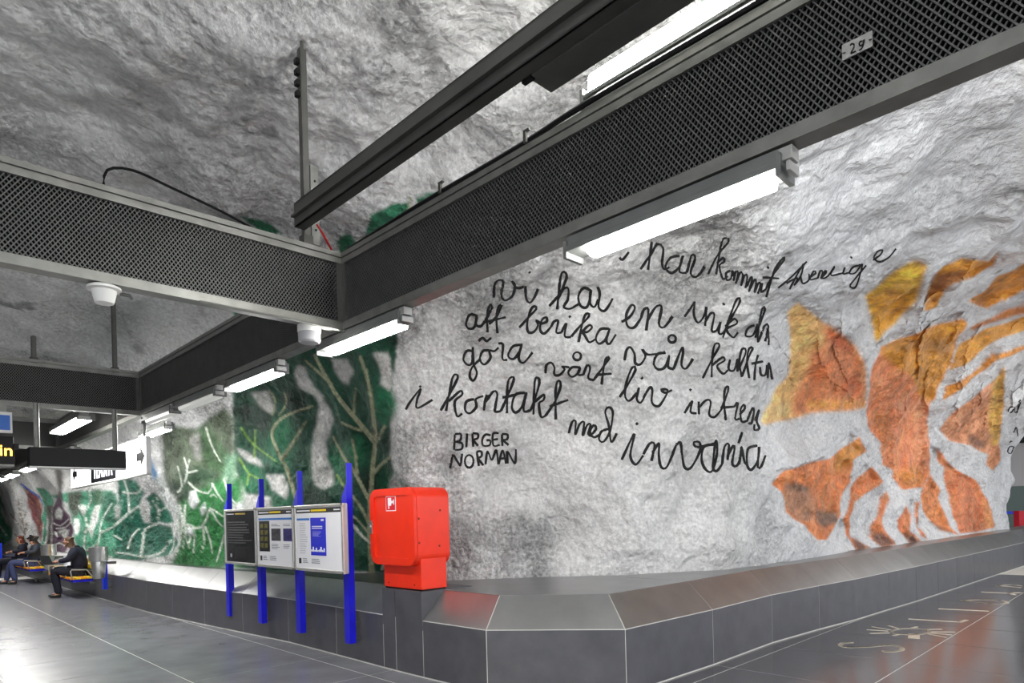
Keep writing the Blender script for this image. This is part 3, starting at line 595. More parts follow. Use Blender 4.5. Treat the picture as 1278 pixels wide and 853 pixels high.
# platform tiles: 1.31 m across, 1.22 m along
qs = [3.58-1.31*i for i in range(0, 5)]
def floor_tile(p0, p1, q0, q1, material):
    return slab(floor, 'floor_tile', [PQ(p0, q0), PQ(p0, q1), PQ(p1, q1), PQ(p1, q0)][::-1] if (U1.cross(U2)).z > 0 else [PQ(p0, q0), PQ(p0, q1), PQ(p1, q1), PQ(p1, q0)], .014, material, .0055)
for k in range(2, 26):
    p0 = 8.13+1.17*(k-5); p1 = p0+1.17
    if p0 > 24: break
    for i in range(4):
        if p0 < 4.6 and i > 2: continue
        floor_tile(p0, p1, qs[i+1], qs[i], mFloor)
    if p0 > 4.0: floor_tile(p0, p1, 3.58, 3.95, mFloor)
rest = MB(); 
for i in range(4):
    for k in range(14): rest.box(25.7+1.17*k, 25.7+1.17*k+1.16, qs[i+1]+.005, qs[i]-.005, -.012, 0)
rest.box(25.7, 42, 3.59, 4.0, -.012, 0); rest.box(3.6, 42, -8, qs[4]-.005, -.012, 0)
o = rest.build('far_floor_tiles', mFloor, floor); o['kind'] = 'stuff'
# passage tiles follow the bench on the right
e0 = at_z(860, 852.6, 0); e1 = at_z(1278, 718, 0); k0 = at_z(1097, 852.6, 0)
for i, q0 in enumerate([-.2, 1.3, 2.9]):
    pass
prow = [4.62, 3.17, 1.95, .73, -.49, -1.71, -2.93]
for j in range(len(prow)-1):
    for k in range(0, 12):
        qa = 2.35+1.26*k-(.0)
        if j == 0: continue
        floor_tile(prow[j+1], prow[j], qa, qa+1.26, mFloorD)
for k in range(0, 12): 
    qa = 4.87+1.26*k; floor_tile(3.17, 3.62, qa, qa+1.26, mFloorD)
rest = MB(); rest.box(-2.93, 3.62, 20.1, 44, -.012, 0); rest.box(-9, 3.6, -8, 2.34, -.012, 0); rest.box(-9, -2.94, 2.34, 44, -.012, 0)
rest.build('plain_floor_slab', mFloorD, floor)
# inlaid letters
G = lambda *p: zp((860, 640), 3.057, p)
def inlay(strokes, wd=.035, label=None):
    mb = MB()
    for s in strokes:
        pts = [at_z(x, y, .0) for x, y in (catmull(G(*s), 2.5) if len(s) > 2 else G(*s))]
        for a, b in zip(pts[:-1], pts[1:]):
            d = (b-a); 
            if d.length < 1e-4: continue
            n = Vector((-d.y, d.x, 0)).normalized()*wd/2; e = d.normalized()*wd*.2; a2 = a-e; b2 = b+e
            mb.prism([a2-n, b2-n, b2+n, a2+n], [v+Vector((0, 0, .003)) for v in (a2-n, b2-n, b2+n, a2+n)])
    o = mb.build('inlaid_letter', mInlay, floor); o['label'] = label
inlay([[(622,497),(585,499),(578,508),(605,515),(700,512),(770,507),(812,518),(808,527),(780,531),(742,531)]], .05, 'pale letter S inlaid in the dark floor')
inlay([[(845+72*math.cos(a*math.pi/12), 455+12*math.sin(a*math.pi/12)) for a in range(25)]]+[[(680,448),(757,453)],[(700,437),(765,448)],[(762,433),(795,443)],[(692,462),(762,460)],[(780,470),(805,465)],[(905,463),(978,477)],[(918,456),(1012,457)],[(905,447),(962,446)],[(845,443),(868,437)],[(920,460),(1000,468)]], .035, 'pale sun-shaped letter O inlaid in the dark floor')
inlay([[(858,466),(858,480)]], .12, 'short foot of the sun-shaped inlay')
inlay([[(840,407),(1038,419)],[(1032,419),(1058,411)]], .05, 'pale letter L inlaid in the dark floor')
inlay([[(955,368),(1140,377)]], .06, 'pale letter I inlaid in the dark floor')
inlay([[(1042,337),(1110,333),(1190,336),(1213,345),(1190,349),(1160,348),(1042,337)]], .06, 'pale letter D inlaid in the dark floor')
inlay([[(1118,304),(1225,309)],[(1225,309),(1262,306)],[(1225,309),(1240,315)]], .07, 'pale letter inlaid beyond the D')
inlay([[(1178,280),(1262,287)],[(1178,280),(1230,276),(1262,280)]], .07, 'farthest pale inlaid letter in the dark floor')

# ================================================================== STONE PLINTH along the wall
RZ = .565; TZ = .84
stn = []
def qpath(p): return float(np.interp(p, [4.3, 8.5, 9.4, 10.6, 11.8, 13.2, 50], [3.87, 3.86, 3.76, 3.67, 3.59, 3.53, 3.5]))
for k in range(26, 0, -1): stn.append(PQ(5.70+1.22*k, qpath(5.70+1.22*k)))
stn += [PQ(5.93, 3.86), PQ(5.70, 3.86), PQ(5.25, 3.87)]
iped = (len(stn)-3, len(stn)-1)
for x, y in ((606.5,787),(780.6,786),(889.4,761.5),(963,743),(1022,731.5),(1069,723),(1109,714.6),(1143,707.7)):
    v = at_z(x, y, RZ); v.z = 0; stn.append(v)
a = stn[-1]; b = at_z(1278, 677.6, RZ); b.z = 0; L = (b-a).length; d = (b-a).normalized()
k = 1
while k*1.15 < L+7: stn.append(a+d*(k*1.15)); k += 1
N_ = len(stn)
def inward(i):
    t = Vector((0, 0, 0))
    if i > 0: t += (stn[i]-stn[i-1]).normalized()
    if i < N_-1: t += (stn[i+1]-stn[i]).normalized()
    t.normalize(); n = Vector((-t.y, t.x, 0)); 
    u = (stn[i]-stn[i-1]).normalized() if i > 0 else t
    c = max(.5, abs(n.dot(Vector((-u.y, u.x, 0)))))
    return n/c
inw = [inward(i) for i in range(N_)]
if inw[10].dot(U2) < 0: inw = [-v for v in inw]
zv = lambda v, z: Vector((v.x, v.y, z))
top = [stn[i]+inw[i]*.28 for i in range(N_)]
far_ = [stn[i]+inw[i]*2.6 for i in range(N_)]
core = MB()
for i in range(N_-1):
    s0, s1, t0, t1 = stn[i]+inw[i]*.003, stn[i+1]+inw[i+1]*.003, top[i]+inw[i]*.003, top[i+1]+inw[i+1]*.003
    g0, g1 = top[i]+inw[i]*.3, top[i+1]+inw[i+1]*.3
    core.add([zv(s0, -.02), zv(s1, -.02), zv(s1, RZ-.002), zv(s0, RZ-.002), zv(t1, TZ-.003), zv(t0, TZ-.003), zv(g1, TZ-.003), zv(g0, TZ-.003), zv(g1, -.02), zv(g0, -.02)],
             [(0, 1, 2, 3), (3, 2, 4, 5), (5, 4, 6, 7), (7, 6, 8, 9), (9, 8, 1, 0), (0, 3, 5, 7, 9), (1, 8, 6, 4, 2)])
plinth = core.build('trim_1', mGrout); tag(plinth, 'long grey stone plinth with tiled front and sloping top at the foot of the rock wall', kind='structure')
def oriented(quad, out):
    n = (Vector(quad[1])-Vector(quad[0])).cross(Vector(quad[2])-Vector(quad[0]))
    return quad if n.dot(out) > 0 else quad[::-1]
for i in range(N_-1):
    s0, s1, t0, t1 = stn[i], stn[i+1], top[i], top[i+1]; out = -(inw[i]+inw[i+1])
    ped = iped[0] <= i < iped[1]
    zt = .845 if ped else RZ
    slab(plinth, 'riser_tile', oriented([zv(s0, .01), zv(s1, .01), zv(s1, zt), zv(s0, zt)], out), .03, mTileR, .005)
    if ped: continue
    slab(plinth, 'sloped_tile', oriented([zv(s0, RZ), zv(s1, RZ), zv(t1, TZ), zv(t0, TZ)], out+Vector((0, 0, 1))), .03, mTileS, .005)
    # ledge slab runs back under the rock
    w0 = min(1.9, 2.2); m0 = (s0+s1)/2
    dep = .8 if m0.y < 8.3 else (.9 if m0.y < 9.5 else .5)
    if m0.x < -1.0: dep = 1.1 if m0.y < 9.5 else .6
    slab(plinth, 'ledge_slab', oriented([zv(t0, TZ), zv(t1, TZ), zv(t1+inw[i+1]*dep, TZ+.001+(i%3)*.002), zv(t0+inw[i]*dep, TZ+.001+(i%3)*.002)], Vector((0, 0, 1))), .05, mTileS, .002)
bed = [top[i] for i in range(iped[0]-3, iped[1]+8)]; bk = [v for v in foot if .0 < v.y < 10.6 and v.x < 6.]
bk = sorted(bk, key=lambda v: -v.x); cen = Vector((0, 14, 0)); bk = [v+(cen-v).normalized()*.5 for v in bk]
b0_ = [zv(v+Vector((0, 0, 0)), TZ-.05) for v in bed+bk]; MB().prism(b0_, [zv(v, TZ-.0015) for v in b0_]).build('ledge_bed', mTileS, plinth)
# pedestal that carries the red cabinet
pc_ = MB(); pc_.box(5.262, 5.925, 3.90, 4.52, 0, .835); pc_.build('pedestal_core', mGrout, plinth)
slab(plinth, 'pedestal_side_tile', oriented([PQ(5.25, 3.86, RZ-.1), PQ(5.25, 4.53, RZ-.1), PQ(5.25, 4.53, .845), PQ(5.25, 3.86, .845)], -U1), .02, mTileR, .002)
slab(plinth, 'pedestal_side_tile', oriented([PQ(5.935, 3.86, RZ-.1), PQ(5.935, 4.53, RZ-.1), PQ(5.935, 4.53, .845), PQ(5.935, 3.86, .845)], U1), .02, mTileR, .002)
slab(plinth, 'pedestal_cap', oriented([PQ(5.25, 3.86, .847), PQ(5.935, 3.86, .847), PQ(5.935, 4.53, .847), PQ(5.25, 4.53, .847)], Vector((0, 0, 1))), .02, mTileR, .002)

# ================================================================== STEEL BEAMS
def strands(mb, o, ax, L, z0, z1, nrm_, pw=.024, ph=.033, r=.0027):
    """two crossing families of slanted strands = expanded metal"""
    hgt = z1-z0; run = hgt*pw/ph; up = Vector((0, 0, 1)); n = int((L+run)/pw)
    for s in (1, -1):
        for i in range(n+1):
            x = -run+i*pw if s > 0 else i*pw
            xa, za, xb, zb = x, 0., x+s*run, hgt
            if s > 0:
                if xa < 0: za = -xa/run*hgt; xa = 0
                if xb > L: zb = hgt-(xb-L)/run*hgt; xb = L
            else:
                if xa > L: za = (xa-L)/run*hgt; xa = L
                if xb < 0: zb = hgt+xb/run*hgt; xb = 0
            if zb-za < .01: continue
            A_ = o+ax*xa+up*(z0+za); B_ = o+ax*xb+up*(z0+zb); dd = (B_-A_).normalized(); sd = dd.cross(nrm_).normalized()*r
            k = nrm_*(.004*s)
            mb.prism([A_-sd+k-nrm_*.003, B_-sd+k-nrm_*.003, B_+sd+k-nrm_*.003, A_+sd+k-nrm_*.003], [A_-sd+k+nrm_*.003, B_-sd+k+nrm_*.003, B_+sd+k+nrm_*.003, A_+sd+k+nrm_*.003])
BZ0, BZ1 = 2.985, 3.415
def beam(name, label, p0, p1, q0, q1, mesh=True, group='perforated steel beams under the vault'):
    """runs from (p0,q0) to (p1,q1), one of the two constant; visible mesh on its near face"""
    along_p = abs(p1-p0) > abs(q1-q0)
    e = empty(name, PQ(p0, q0, BZ0-.06), label, 'beam', group)
    Wd = .08
    if along_p:
        bx = lambda mb, a, b, d0, d1, z0, z1: mb.box(a, b, q0+d0, q0+d1, z0, z1); a, b = min(p0, p1), max(p0, p1); o = PQ(a, q0); ax = U1; nr = -U2; L = b-a
    else:
        bx = lambda mb, a, b, d0, d1, z0, z1: mb.box(p0+d0, p0+d1, a, b, z0, z1); a, b = min(q0, q1), max(q0, q1); o = PQ(p0, a); ax = U2; nr = -U1; L = b-a
    mb = MB(); bx(mb, a, b, 0, Wd, BZ0-.045, BZ0); bx(mb, a, b, -.012, 0, BZ0-.045, BZ0+.01); mb.build('bottom_rail', mSteel, e)
    mb = MB(); bx(mb, a, b, 0, Wd, BZ1, BZ1+.07); bx(mb, a, b, -.014, 0, BZ1-.01, BZ1+.028); bx(mb, a, b, -.014, 0, BZ1+.038, BZ1+.07); mb.build('top_rail', mSteel, e)
    mb = MB(); bx(mb, a, b, .055, .07, BZ0, BZ1); mb.build('back_plate', mInside, e)
    for t in (a, b-.05):
        mb = MB(); bx(mb, t, t+.05, -.012, .05, BZ0, BZ1); mb.build('end_post', mSteelD, e)
    if mesh:
        mb = MB(); strands(mb, o+nr*-.006, ax, L, BZ0, BZ1, nr); ob = mb.build('mesh_panel', mMesh, e); ob['kind'] = 'stuff'
    else:
        mb = MB(); bx(mb, a, b, .0, .02, BZ0, BZ1); mb.build('mesh_panel', mat('far_mesh', srgb(70, 70, 68), .6, .3), e)
    return e
QB = 2.45
PC = [-5.63, -.73, 4.17, 9.07, 13.97, 18.87, 23.77, 28.67]
long_lab = {1: 'long meshed steel beam nearest the camera, crossing the upper right of the photo', 2: 'meshed steel beam between the first and second corners, above the green mural', 3: 'steel beam beyond the second corner, above the lit station sign', 0: 'steel beam passing out of the frame at the top right',
            4: 'far steel beam beyond the third corner', 5: 'farther steel beam at the left edge', 6: 'farthest steel beam down the platform'}
for i in range(0, 7):
    beam('steel_beam', long_lab[i], PC[i]+.0, PC[i+1]-.001, QB, QB, mesh=i in (1, 2, 3))
cross_lab = {2: 'meshed cross beam with two round detectors, entering at the left edge', 3: 'second cross beam, behind and below the first at the left', 4: 'third cross beam beyond the hanging displays', 5: 'fourth cross beam far down the platform', 6: 'fifth cross beam far down the platform', 1: 'cross beam behind the camera'}
for i in (1, 2, 3, 4, 5, 6):
    beam('cross_beam', cross_lab[i], PC[i]-(.0 if i != 1 else 0), PC[i]-.0, -4.0, QB-.001, mesh=i in (2, 3), group='cross beams under the vault')
# an unseen lamp row, added below on the track side, brightens the platform
# ------------------------------------------------------------------ lamps
def lamp(p0, p1, q, zt, label, lit=True, up=False, group='tube lamps under the long beam', w_=.13):
    e = empty('tube_lamp', PQ((p0+p1)/2, q, zt), label, 'lamp', group); s = 1 if up else -1
    L0, L1 = p0, p1; z = lambda a, b: (zt+s*a, zt+s*b) if up else (zt+s*b, zt+s*a)
    h1_, h2_, dd = (.07, .085, .115) if up else (.052, .075, .045)
    mb = MB(); mb.box(L0, L1, q-w_*.40, q+w_*.40, *z(0, h1_)); mb.box(L0, L1, q-w_*.5, q+w_*.5, *z(h1_-.004, h2_)); mb.build('housing', mHouse, e, bevel=.003)
    mb = MB(); n = 7; hw = w_*.42; ins = .03 if up else .12
    ring_ = [(hw*math.cos(math.pi*k/(n-1))*-1, dd*math.sin(math.pi*k/(n-1))**.6) for k in range(n)]
    A_ = [PQ(L0+.05, q+x, zt+s*(h2_+y)) for x, y in ring_]; B_ = [PQ(L1-ins, q+x, zt+s*(h2_+y)) for x, y in ring_]
    mb.prism(A_, B_); mb.build('diffuser', (mLitUp if up else mLit) if lit else mOff, e, smooth=True)
    for t in (L0-.012, L1-.008):
        mb = MB(); mb.box(t, t+.02, q-w_*.5, q+w_*.5, *z(.02, h2_+.03)); mb.build('end_cap', mHouse, e, bevel=.002)
    if not up:
        mb = MB(); mb.box(L0-.05, L0+.02, q-w_*.38, q+w_*.1, zt-.05, zt-.001); mb.box(L0-.045, L0-.03, q-w_*.45, q+w_*.2, zt-.095, zt-.06); mb.build('bracket', mPlate, e, bevel=.002)
    return e
ZL = 2.933; QL = 2.497
lamp(1.03, 2.07, QL, ZL, 'lit tube lamp nearest the camera, under the beam right of the verse')
lamp(3.48, 4.54, QL, ZL, 'lit tube lamp below the first beam corner')
lamp(5.27, 6.34, QL, ZL, 'lit tube lamp above the poster cases, left of the first corner')
lamp(6.62, 7.8, QL, ZL, 'unlit tube lamp right of the second beam corner', lit=False)
lamp(7.95, 9.0, QL, ZL, 'thin unlit tube lamp at the second beam corner', lit=False)
lamp(9.35, 10.5, 2.86, 2.93, 'lit tube lamp behind the right end of the station sign')
lamp(9.5, 11.2, 1.95, 3.0, 'long lit tube lamp above the black display', w_=.2)
for p, k in ((13.0, 'behind the left end of the station sign'), (15.2, 'first of the far row left of the sign'), (16.9, 'second of the far row left of the sign'), (19.1, 'third of the far row left of the sign'), (20.9, 'fourth of the far row at the left edge'), (24.5, 'beyond the left edge, farther down the row'), (28., 'beyond the left edge, last of the row')):
    lamp(p, p+1.15, QL, ZL-.02, 'lit far tube lamp, '+k, w_=.2)
lamp(-2.2, -1.05, QL, ZL, 'lit tube lamp over the passage, past the top right corner')
lamp(-4.4, -3.2, QL, ZL, 'lit tube lamp over the passage behind the camera')
lamp(-.4, 1.96, 2.515, 3.488, 'upturned tube lamp lying on top of the near beam', up=True, group='upturned lamps on the beam', w_=.125)
# unseen lamps added over the right passage to brighten wall and sloped stone
def fill_lampx(q0, q1, p, zt, label, group='added lamps over the right passage'):
    e = empty('tube_lamp', PQ(p, (q0+q1)/2, zt), label, 'lamp', group)
    MB().box(p-.06, p+.06, q0, q1, zt-.09, zt).build('housing', mHouse, e)
    MB().box(p-.05, p+.05, q0+.04, q1-.04, zt-.14, zt-.09).build('diffuser', mLit, e)
    MB().box(p-.01, p+.01, (q0+q1)/2-.01, (q0+q1)/2+.01, zt, 4.7).build('rod', mSteelD, e)
for (lp_, q), wh in zip(((-1.6, 4.2), (-.9, 7.2), (.2, 10.2), (1.1, 13.4), (1.0, 16.5), (.4, 20.)), ('nearest', 'second nearest', 'third', 'fourth', 'fifth', 'farthest')): fill_lampx(q, q+1.2, lp_, 3.5, 'added unseen tube lamp over the right passage, outside the frame, the %s one' % wh)
# unseen lamps added over the open platform side for more light
def fill_lampy(p, q, wh):
    e = empty('tube_lamp', PQ(p+.6, q, 3.4), 'added unseen tube lamp over the open side of the platform, outside the frame, the %s one' % wh, 'lamp', 'added lamps over the open side of the platform')
    MB().box(p, p+1.2, q-.06, q+.06, 3.31, 3.4).build('housing', mHouse, e)
    MB().box(p+.04, p+1.16, q-.05, q+.05, 3.26, 3.31).build('diffuser', mLitAdded, e)
    MB().box(p+.6, p+.62, q-.01, q+.01, 3.4, 4.4).build('rod', mSteelD, e)
for p, wh in zip((-3., 1.2, 5.5, 10, 14.5, 19), ('nearest', 'second', 'third', 'fourth', 'fifth', 'farthest')): fill_lampy(p, -2.2, wh)

# ------------------------------------------------------------------ channel rail with plate, hangers
ch = empty('channel_rail', PQ(4.1, 2.2, 3.6), 'dark steel channel rising from the hanger to the top edge', 'rail')
mb = MB(); mb.box(-1.5, 4.14, 2.08, 2.09, 3.56, 3.72); mb.box(-1.5, 4.14, 2.08, 2.155, 3.71, 3.72); mb.box(-1.5, 4.14, 2.08, 2.155, 3.56, 3.57); mb.box(-1.5, 4.14, 2.055, 2.08, 3.62, 3.632); mb.build('channel', mChannel, ch)
MB().box(-1.5, 2.02, 2.155, 2.305, 3.552, 3.562).build('flat_plate', mSteelD, ch)
MB().box(2.0, 2.06, 2.15, 2.175, 3.545, 3.56).build('bolt_tab', mBlack, ch)
def hanger(p, q, z0, z1, label, rod=.35):
    e = empty('ceiling_hanger', PQ(p, q, z0), label, 'hanger', 'steel hangers between the beams and the vault')
    mb = MB(); mb.box(p-.02, p+.02, q-.028, q-.022, z0, z1); mb.box(p-.02, p-.014, q-.028, q+.02, z0, z1); mb.box(p+.014, p+.02, q-.028, q+.02, z0, z1); mb.build('strut', mSteelD, e)
    mb = MB(); mb.box(p-.035, p+.035, q-.04, q+.03, z0-.04, z0+.05); mb.build('foot_bracket', mChannel, e)
    MB().tube([PQ(p, q, z1-.04), PQ(p, q, z1+rod)], .012).build('threaded_rod', mSteelD, e)
    return e
h1 = hanger(4.2, 2.20, 3.50, 4.84, 'tall steel hanger where the channel meets the first cross beam')
mb = MB(); mb.box(4.175, 4.19, 2.225, 2.285, 3.50, 4.05); mb.box(4.19, 4.21, 2.225, 2.23, 3.5, 4.05); mb.build('splice_angle', mSteel, h1)
for k in range(4): MB().box(4.18, 4.22, 2.145, 2.175, 4.50+.075*k, 4.535+.075*k).build('clamp_nut', mBlack, h1)
for k in range(3): MB().lathe(PQ(4.17, 2.255, 3.6+.17*k), [(.006, -.005), (.006, .005)], 8).build('bolt', mBlack, h1)
hanger(9.1, 2.19, 3.46, 4.52, 'thin steel hanger above the second cross beam')
hanger(9.1, 1.38, 3.46, 3.75, 'short stub hanger on the second cross beam, left of the thin one', .01)
# ------------------------------------------------------------------ cables
def cable(name, pts, r, m_, label, cat='cable'):
    o = MB().tube([Vector(v) for v in catmull([tuple(p) for p in pts], .04)], r, 6).build(name, m_, smooth=True)
    return tag(o, label, cat)
cable('loose_cable', [PQ(4.22, .98, 3.48), PQ(4.22, 1.0, 3.60), PQ(4.22, 1.13, 3.645), PQ(4.22, 1.35, 3.61), PQ(4.22, 1.62, 3.56), PQ(4.22, 1.82, 3.51), PQ(4.22, 1.95, 3.49)], .008, mBlack, 'loose black cable arching over the first cross beam')
cable('red_cable', [PQ(4.13, 2.24, 3.62), PQ(4.10, 2.27, 3.55), PQ(4.13, 2.33, 3.50), PQ(4.2, 2.40, 3.49)], .008, mRedC, 'short red cable at the foot of the tall hanger')
cable('power_cable', [PQ(4.1, 2.47, 3.505), PQ(3.2, 2.44, 3.50), PQ(2.4, 2.45, 3.505), PQ(1.9, 2.425, 3.502), PQ(1.0, 2.43, 3.502), PQ(-.3, 2.425, 3.502)], .014, mBlack, 'black power cable lying along the top of the near beam')
for p, wh in ((3.0, 'nearer the beam corner'), (2.3, 'nearer the upturned lamp')):
    cbr = MB(); cbr.box(p, p+.02, 2.42, 2.435, 3.485, 3.545); cbr.box(p-.02, p+.02, 2.42, 2.435, 3.54, 3.55)
    tag(cbr.build('cable_clip', mChannel), 'small steel clip on top of the near beam, the one '+wh, 'clip')
MBp = MB().tube([PQ(4.12, 1.45, 2.925), PQ(4.12, 2.1, 2.925), PQ(4.14, 2.44, 2.925)], .009, 6).build('conduit', mSteel); tag(MBp, 'thin grey conduit under the first cross beam beside the detector', 'pipe')
# ------------------------------------------------------------------ detectors
d1 = empty('smoke_detector', PQ(4.22, .99, 2.94), 'white cone-shaped detector under the first cross beam at left', 'detector')
c = PQ(4.22, .97, 2.94)
MB().lathe(c, [(.062, 0), (.085, -.012), (.085, -.025), (.06, -.03)], 28).build('mounting_plate', mWhite, d1, smooth=True)
MB().lathe(c, [(.064, -.028), (.052, -.085), (.046, -.10), (.03, -.104)], 28).build('cone', mWhite, d1, smooth=True)
MB().tube([c+U2*.08+Vector((0, 0, -.03)), c+U2*.13+Vector((0, 0, -.03)), c+U2*.14+Vector((0, 0, -.05))], .01).build('cable_gland', mSteelD, d1)
d2 = empty('smoke_detector', PQ(4.22, 2.22, 2.94), 'grey-white drum detector beside the first beam corner', 'detector')
c = PQ(4.22, 2.21, 2.94)
MB().lathe(c, [(.078, 0), (.08, -.006), (.08, -.045), (.078, -.05)], 28).build('mounting_plate', mWhite, d2, smooth=True)
MB().lathe(c, [(.074, -.05), (.076, -.055), (.074, -.11), (.062, -.122), (.03, -.124)], 28).build('drum', mGreyPl, d2, smooth=True)
# ------------------------------------------------------------------ number plate 29
np_ = empty('number_plate', PQ(.72, QB-.012, 3.2), 'small white plate with handwritten 29 on the beam mesh', 'plate')
c0 = at_q(1051, 57, 2.435); c1 = at_q(1089, 39, 2.435)
pa, pb = c1.dot(U1), c0.dot(U1); z1_ = c0.z+.0; z0_ = at_q(1052, 76, 2.435).z
MB().box(pa, pb, 2.432, 2.437, z0_, z1_).build('plate', mPlate, np_)
NB = lambda *p: zp((1020, 20), 7.1, p)
mb = MB()
for s in ([(292,262),(305,245),(325,252),(322,280),(298,328),(318,322),(340,312)], [(400,222),(380,225),(370,252),(388,262),(405,240),(415,210),(408,250),(390,290),(370,302)]):
    pts = [at_q(x, y, 2.430) for x, y in catmull(NB(*s), .8)]
    mb.tube(pts, .0022, 5)
mb.build('handwritten_number', mLetter, np_)
for x, y in ((236, 326), (470, 208)): MB().tube([at_q(*NB((x-12, y+4))[0], 2.429), at_q(*NB((x+12, y-4))[0], 2.429)], .002, 5).build('wire_tie', mSteelD, np_)

# ================================================================== SIGNS down the platform
def text_mesh(name, body, size, origin, xdir, ydir, material, parent, extrude=.004, squash=1.):
    cu = bpy.data.curves.new('t', 'FONT'); cu.body = body; cu.size = size; cu.extrude = extrude; cu.align_x = 'CENTER'; cu.align_y = 'CENTER'; cu.offset = size*.004
    to = bpy.data.objects.new('t', cu); COL.objects.link(to)
    dg = bpy.context.evaluated_depsgraph_get(); me = bpy.data.meshes.new_from_object(to.evaluated_get(dg))
    bpy.data.objects.remove(to)
    X = Vector(xdir).normalized(); Y = Vector(ydir).normalized(); Zd = X.cross(Y); o = Vector(origin)
    for v in me.vertices: v.co = o+X*v.co.x*squash+Y*v.co.y+Zd*v.co.z
    me.name = name; return link_mesh(name, me, material, parent)
SQ = 2.46
sg = empty('station_sign', PQ(11.1, SQ, 2.3), 'long lit white sign reading TENSTA with arrows at both ends', 'sign')
sa = at_q(89, 611, SQ); sb = at_q(183, 589, SQ); st_ = at_q(183, 546, SQ)
P0, P1 = sb.dot(U1), sa.dot(U1); SZ0 = (sa.z+sb.z)/2; SZ1 = st_.z
MB().box(P0, P1, SQ, SQ+.045, SZ0, SZ1).build('light_box', mSignW, sg)
mb = MB(); mb.box(P0-.02, P1+.02, SQ-.004, SQ+.049, SZ1, SZ1+.02); mb.box(P0-.02, P0, SQ-.004, SQ+.049, SZ0-.02, SZ1); mb.box(P0-.02, P1+.02, SQ-.004, SQ+.049, SZ0-.02, SZ0); mb.build('frame', mWhite, sg)
pl_, pr_ = at_q(114, 600, SQ).dot(U1), at_q(145, 598, SQ).dot(U1)
MB().box(pr_, pl_, SQ-.006, SQ, SZ0+.01, SZ1-.0).build('name_panel', mBlackP, sg)
text_mesh('name_letters', 'TENSTA', (SZ1-SZ0)*.86, PQ((pl_+pr_)/2, SQ-.008, (SZ0+SZ1)/2-.035), -U1, (0, 0, 1), mSignL, sg, squash=abs(pl_-pr_)/((SZ1-SZ0)*.86)/4.7)
for px_, d_ in ((176, -1), (93, 1)):
    pc0 = at_q(px_, 580, SQ).dot(U1); zc = (SZ0+SZ1)/2; w_ = .17; hh = .15
    pts = [(-w_, -.05), (0, -.05), (0, -hh*.8), (w_, 0), (0, hh*.8), (0, .05), (-w_, .05)]
    A_ = [PQ(pc0+d_*x, SQ-.006, zc+y) for x, y in pts]; B_ = [PQ(pc0+d_*x, SQ, zc+y) for x, y in pts]
    MB().prism(A_, B_).build('arrow', mBlackP, sg)
for p in (P0+.12, P1-.3): MB().tube([PQ(p, SQ+.02, SZ1), PQ(p, SQ+.02, 2.93)], .02).build('hanger_arm', mSteel, sg)
DP = 8.8
bd = empty('train_display', PQ(DP, 1.8, 2.3), 'black train display seen from behind, hung under the second cross beam', 'display')
def at_p(x, y, p):
    u, v = ray(x, y); Y = p/(u*U1.x+U1.y); return Vector((u*Y, Y, H+v*Y))
a_ = at_p(37, 580, DP); b_ = at_p(158, 585, DP); c_ = at_p(158, 563, DP)
QA, QB2 = a_.dot(U2), b_.dot(U2)
MB().box(DP, DP+.16, QA, QB2, b_.z, c_.z).build('case', mBlack, bd, bevel=.006)
MB().box(DP-.004, DP+.16, QA, QB2, b_.z-.018, b_.z).build('bottom_strip', mWhite, bd)
for x in (48, 146):
    q = at_p(x, 560, DP).dot(U2); MB().tube([PQ(DP+.08, q, c_.z), PQ(DP+.08, q, 2.96)], .028).build('pole', mSteel, bd)
ld = empty('led_display', PQ(DP, .9, 2.3), 'black departure display with amber digits at the left edge', 'display')
a_ = at_p(17, 545, DP); b_ = at_p(17, 580, DP); q1_ = a_.dot(U2)
MB().box(DP, DP+.2, q1_-1.8, q1_, b_.z, a_.z).build('case', mBlack, ld, bevel=.006)
MB().box(DP-.01, DP+.2, q1_-1.8, q1_, b_.z-.02, b_.z-.001).build('bottom_strip', mSteel, ld)
zt_ = at_p(5, 563, DP).z
text_mesh('amber_digits', '4 min', .17, PQ(DP-.004, q1_-.20, zt_), U2, (0, 0, 1), mLed, ld, .003)
MB().box(DP-.03, DP+.02, q1_, q1_+.04, a_.z-.14, a_.z-.08).build('camera_knob', mBlack, ld)
bs = empty('track_sign', PQ(DP, .9, 2.7), 'small white sign with black arrow and blue field at the left edge', 'sign')
a_ = at_p(15, 515, DP); b_ = at_p(15, 541, DP); q2_ = a_.dot(U2)
MB().box(DP, DP+.05, q2_-1.2, q2_, b_.z, a_.z).build('panel', mWhite, bs)
z0b, z1b = b_.z+.03, a_.z-.035
MB().box(DP-.004, DP, q2_-.125, q2_-.02, z0b, z1b).build('blue_field', mat('sign_blue', srgb(50, 110, 200), .4), bs)
MB().box(DP-.004, DP, q2_-.30, q2_-.145, z0b, z1b).build('black_field', mBlackP, bs)
A_ = [PQ(DP-.008, q2_-.28+x, (z0b+z1b)/2+y) for x, y in ((0, -.025), (.1, 0), (0, .025))]
MB().prism(A_, [v+U1*.004 for v in A_]).build('arrow', mWhite, bs)
MB().box(DP, DP+.05, q2_-.16, q2_-.05, a_.z, 2.95).build('hanger_block', mSteel, bs)

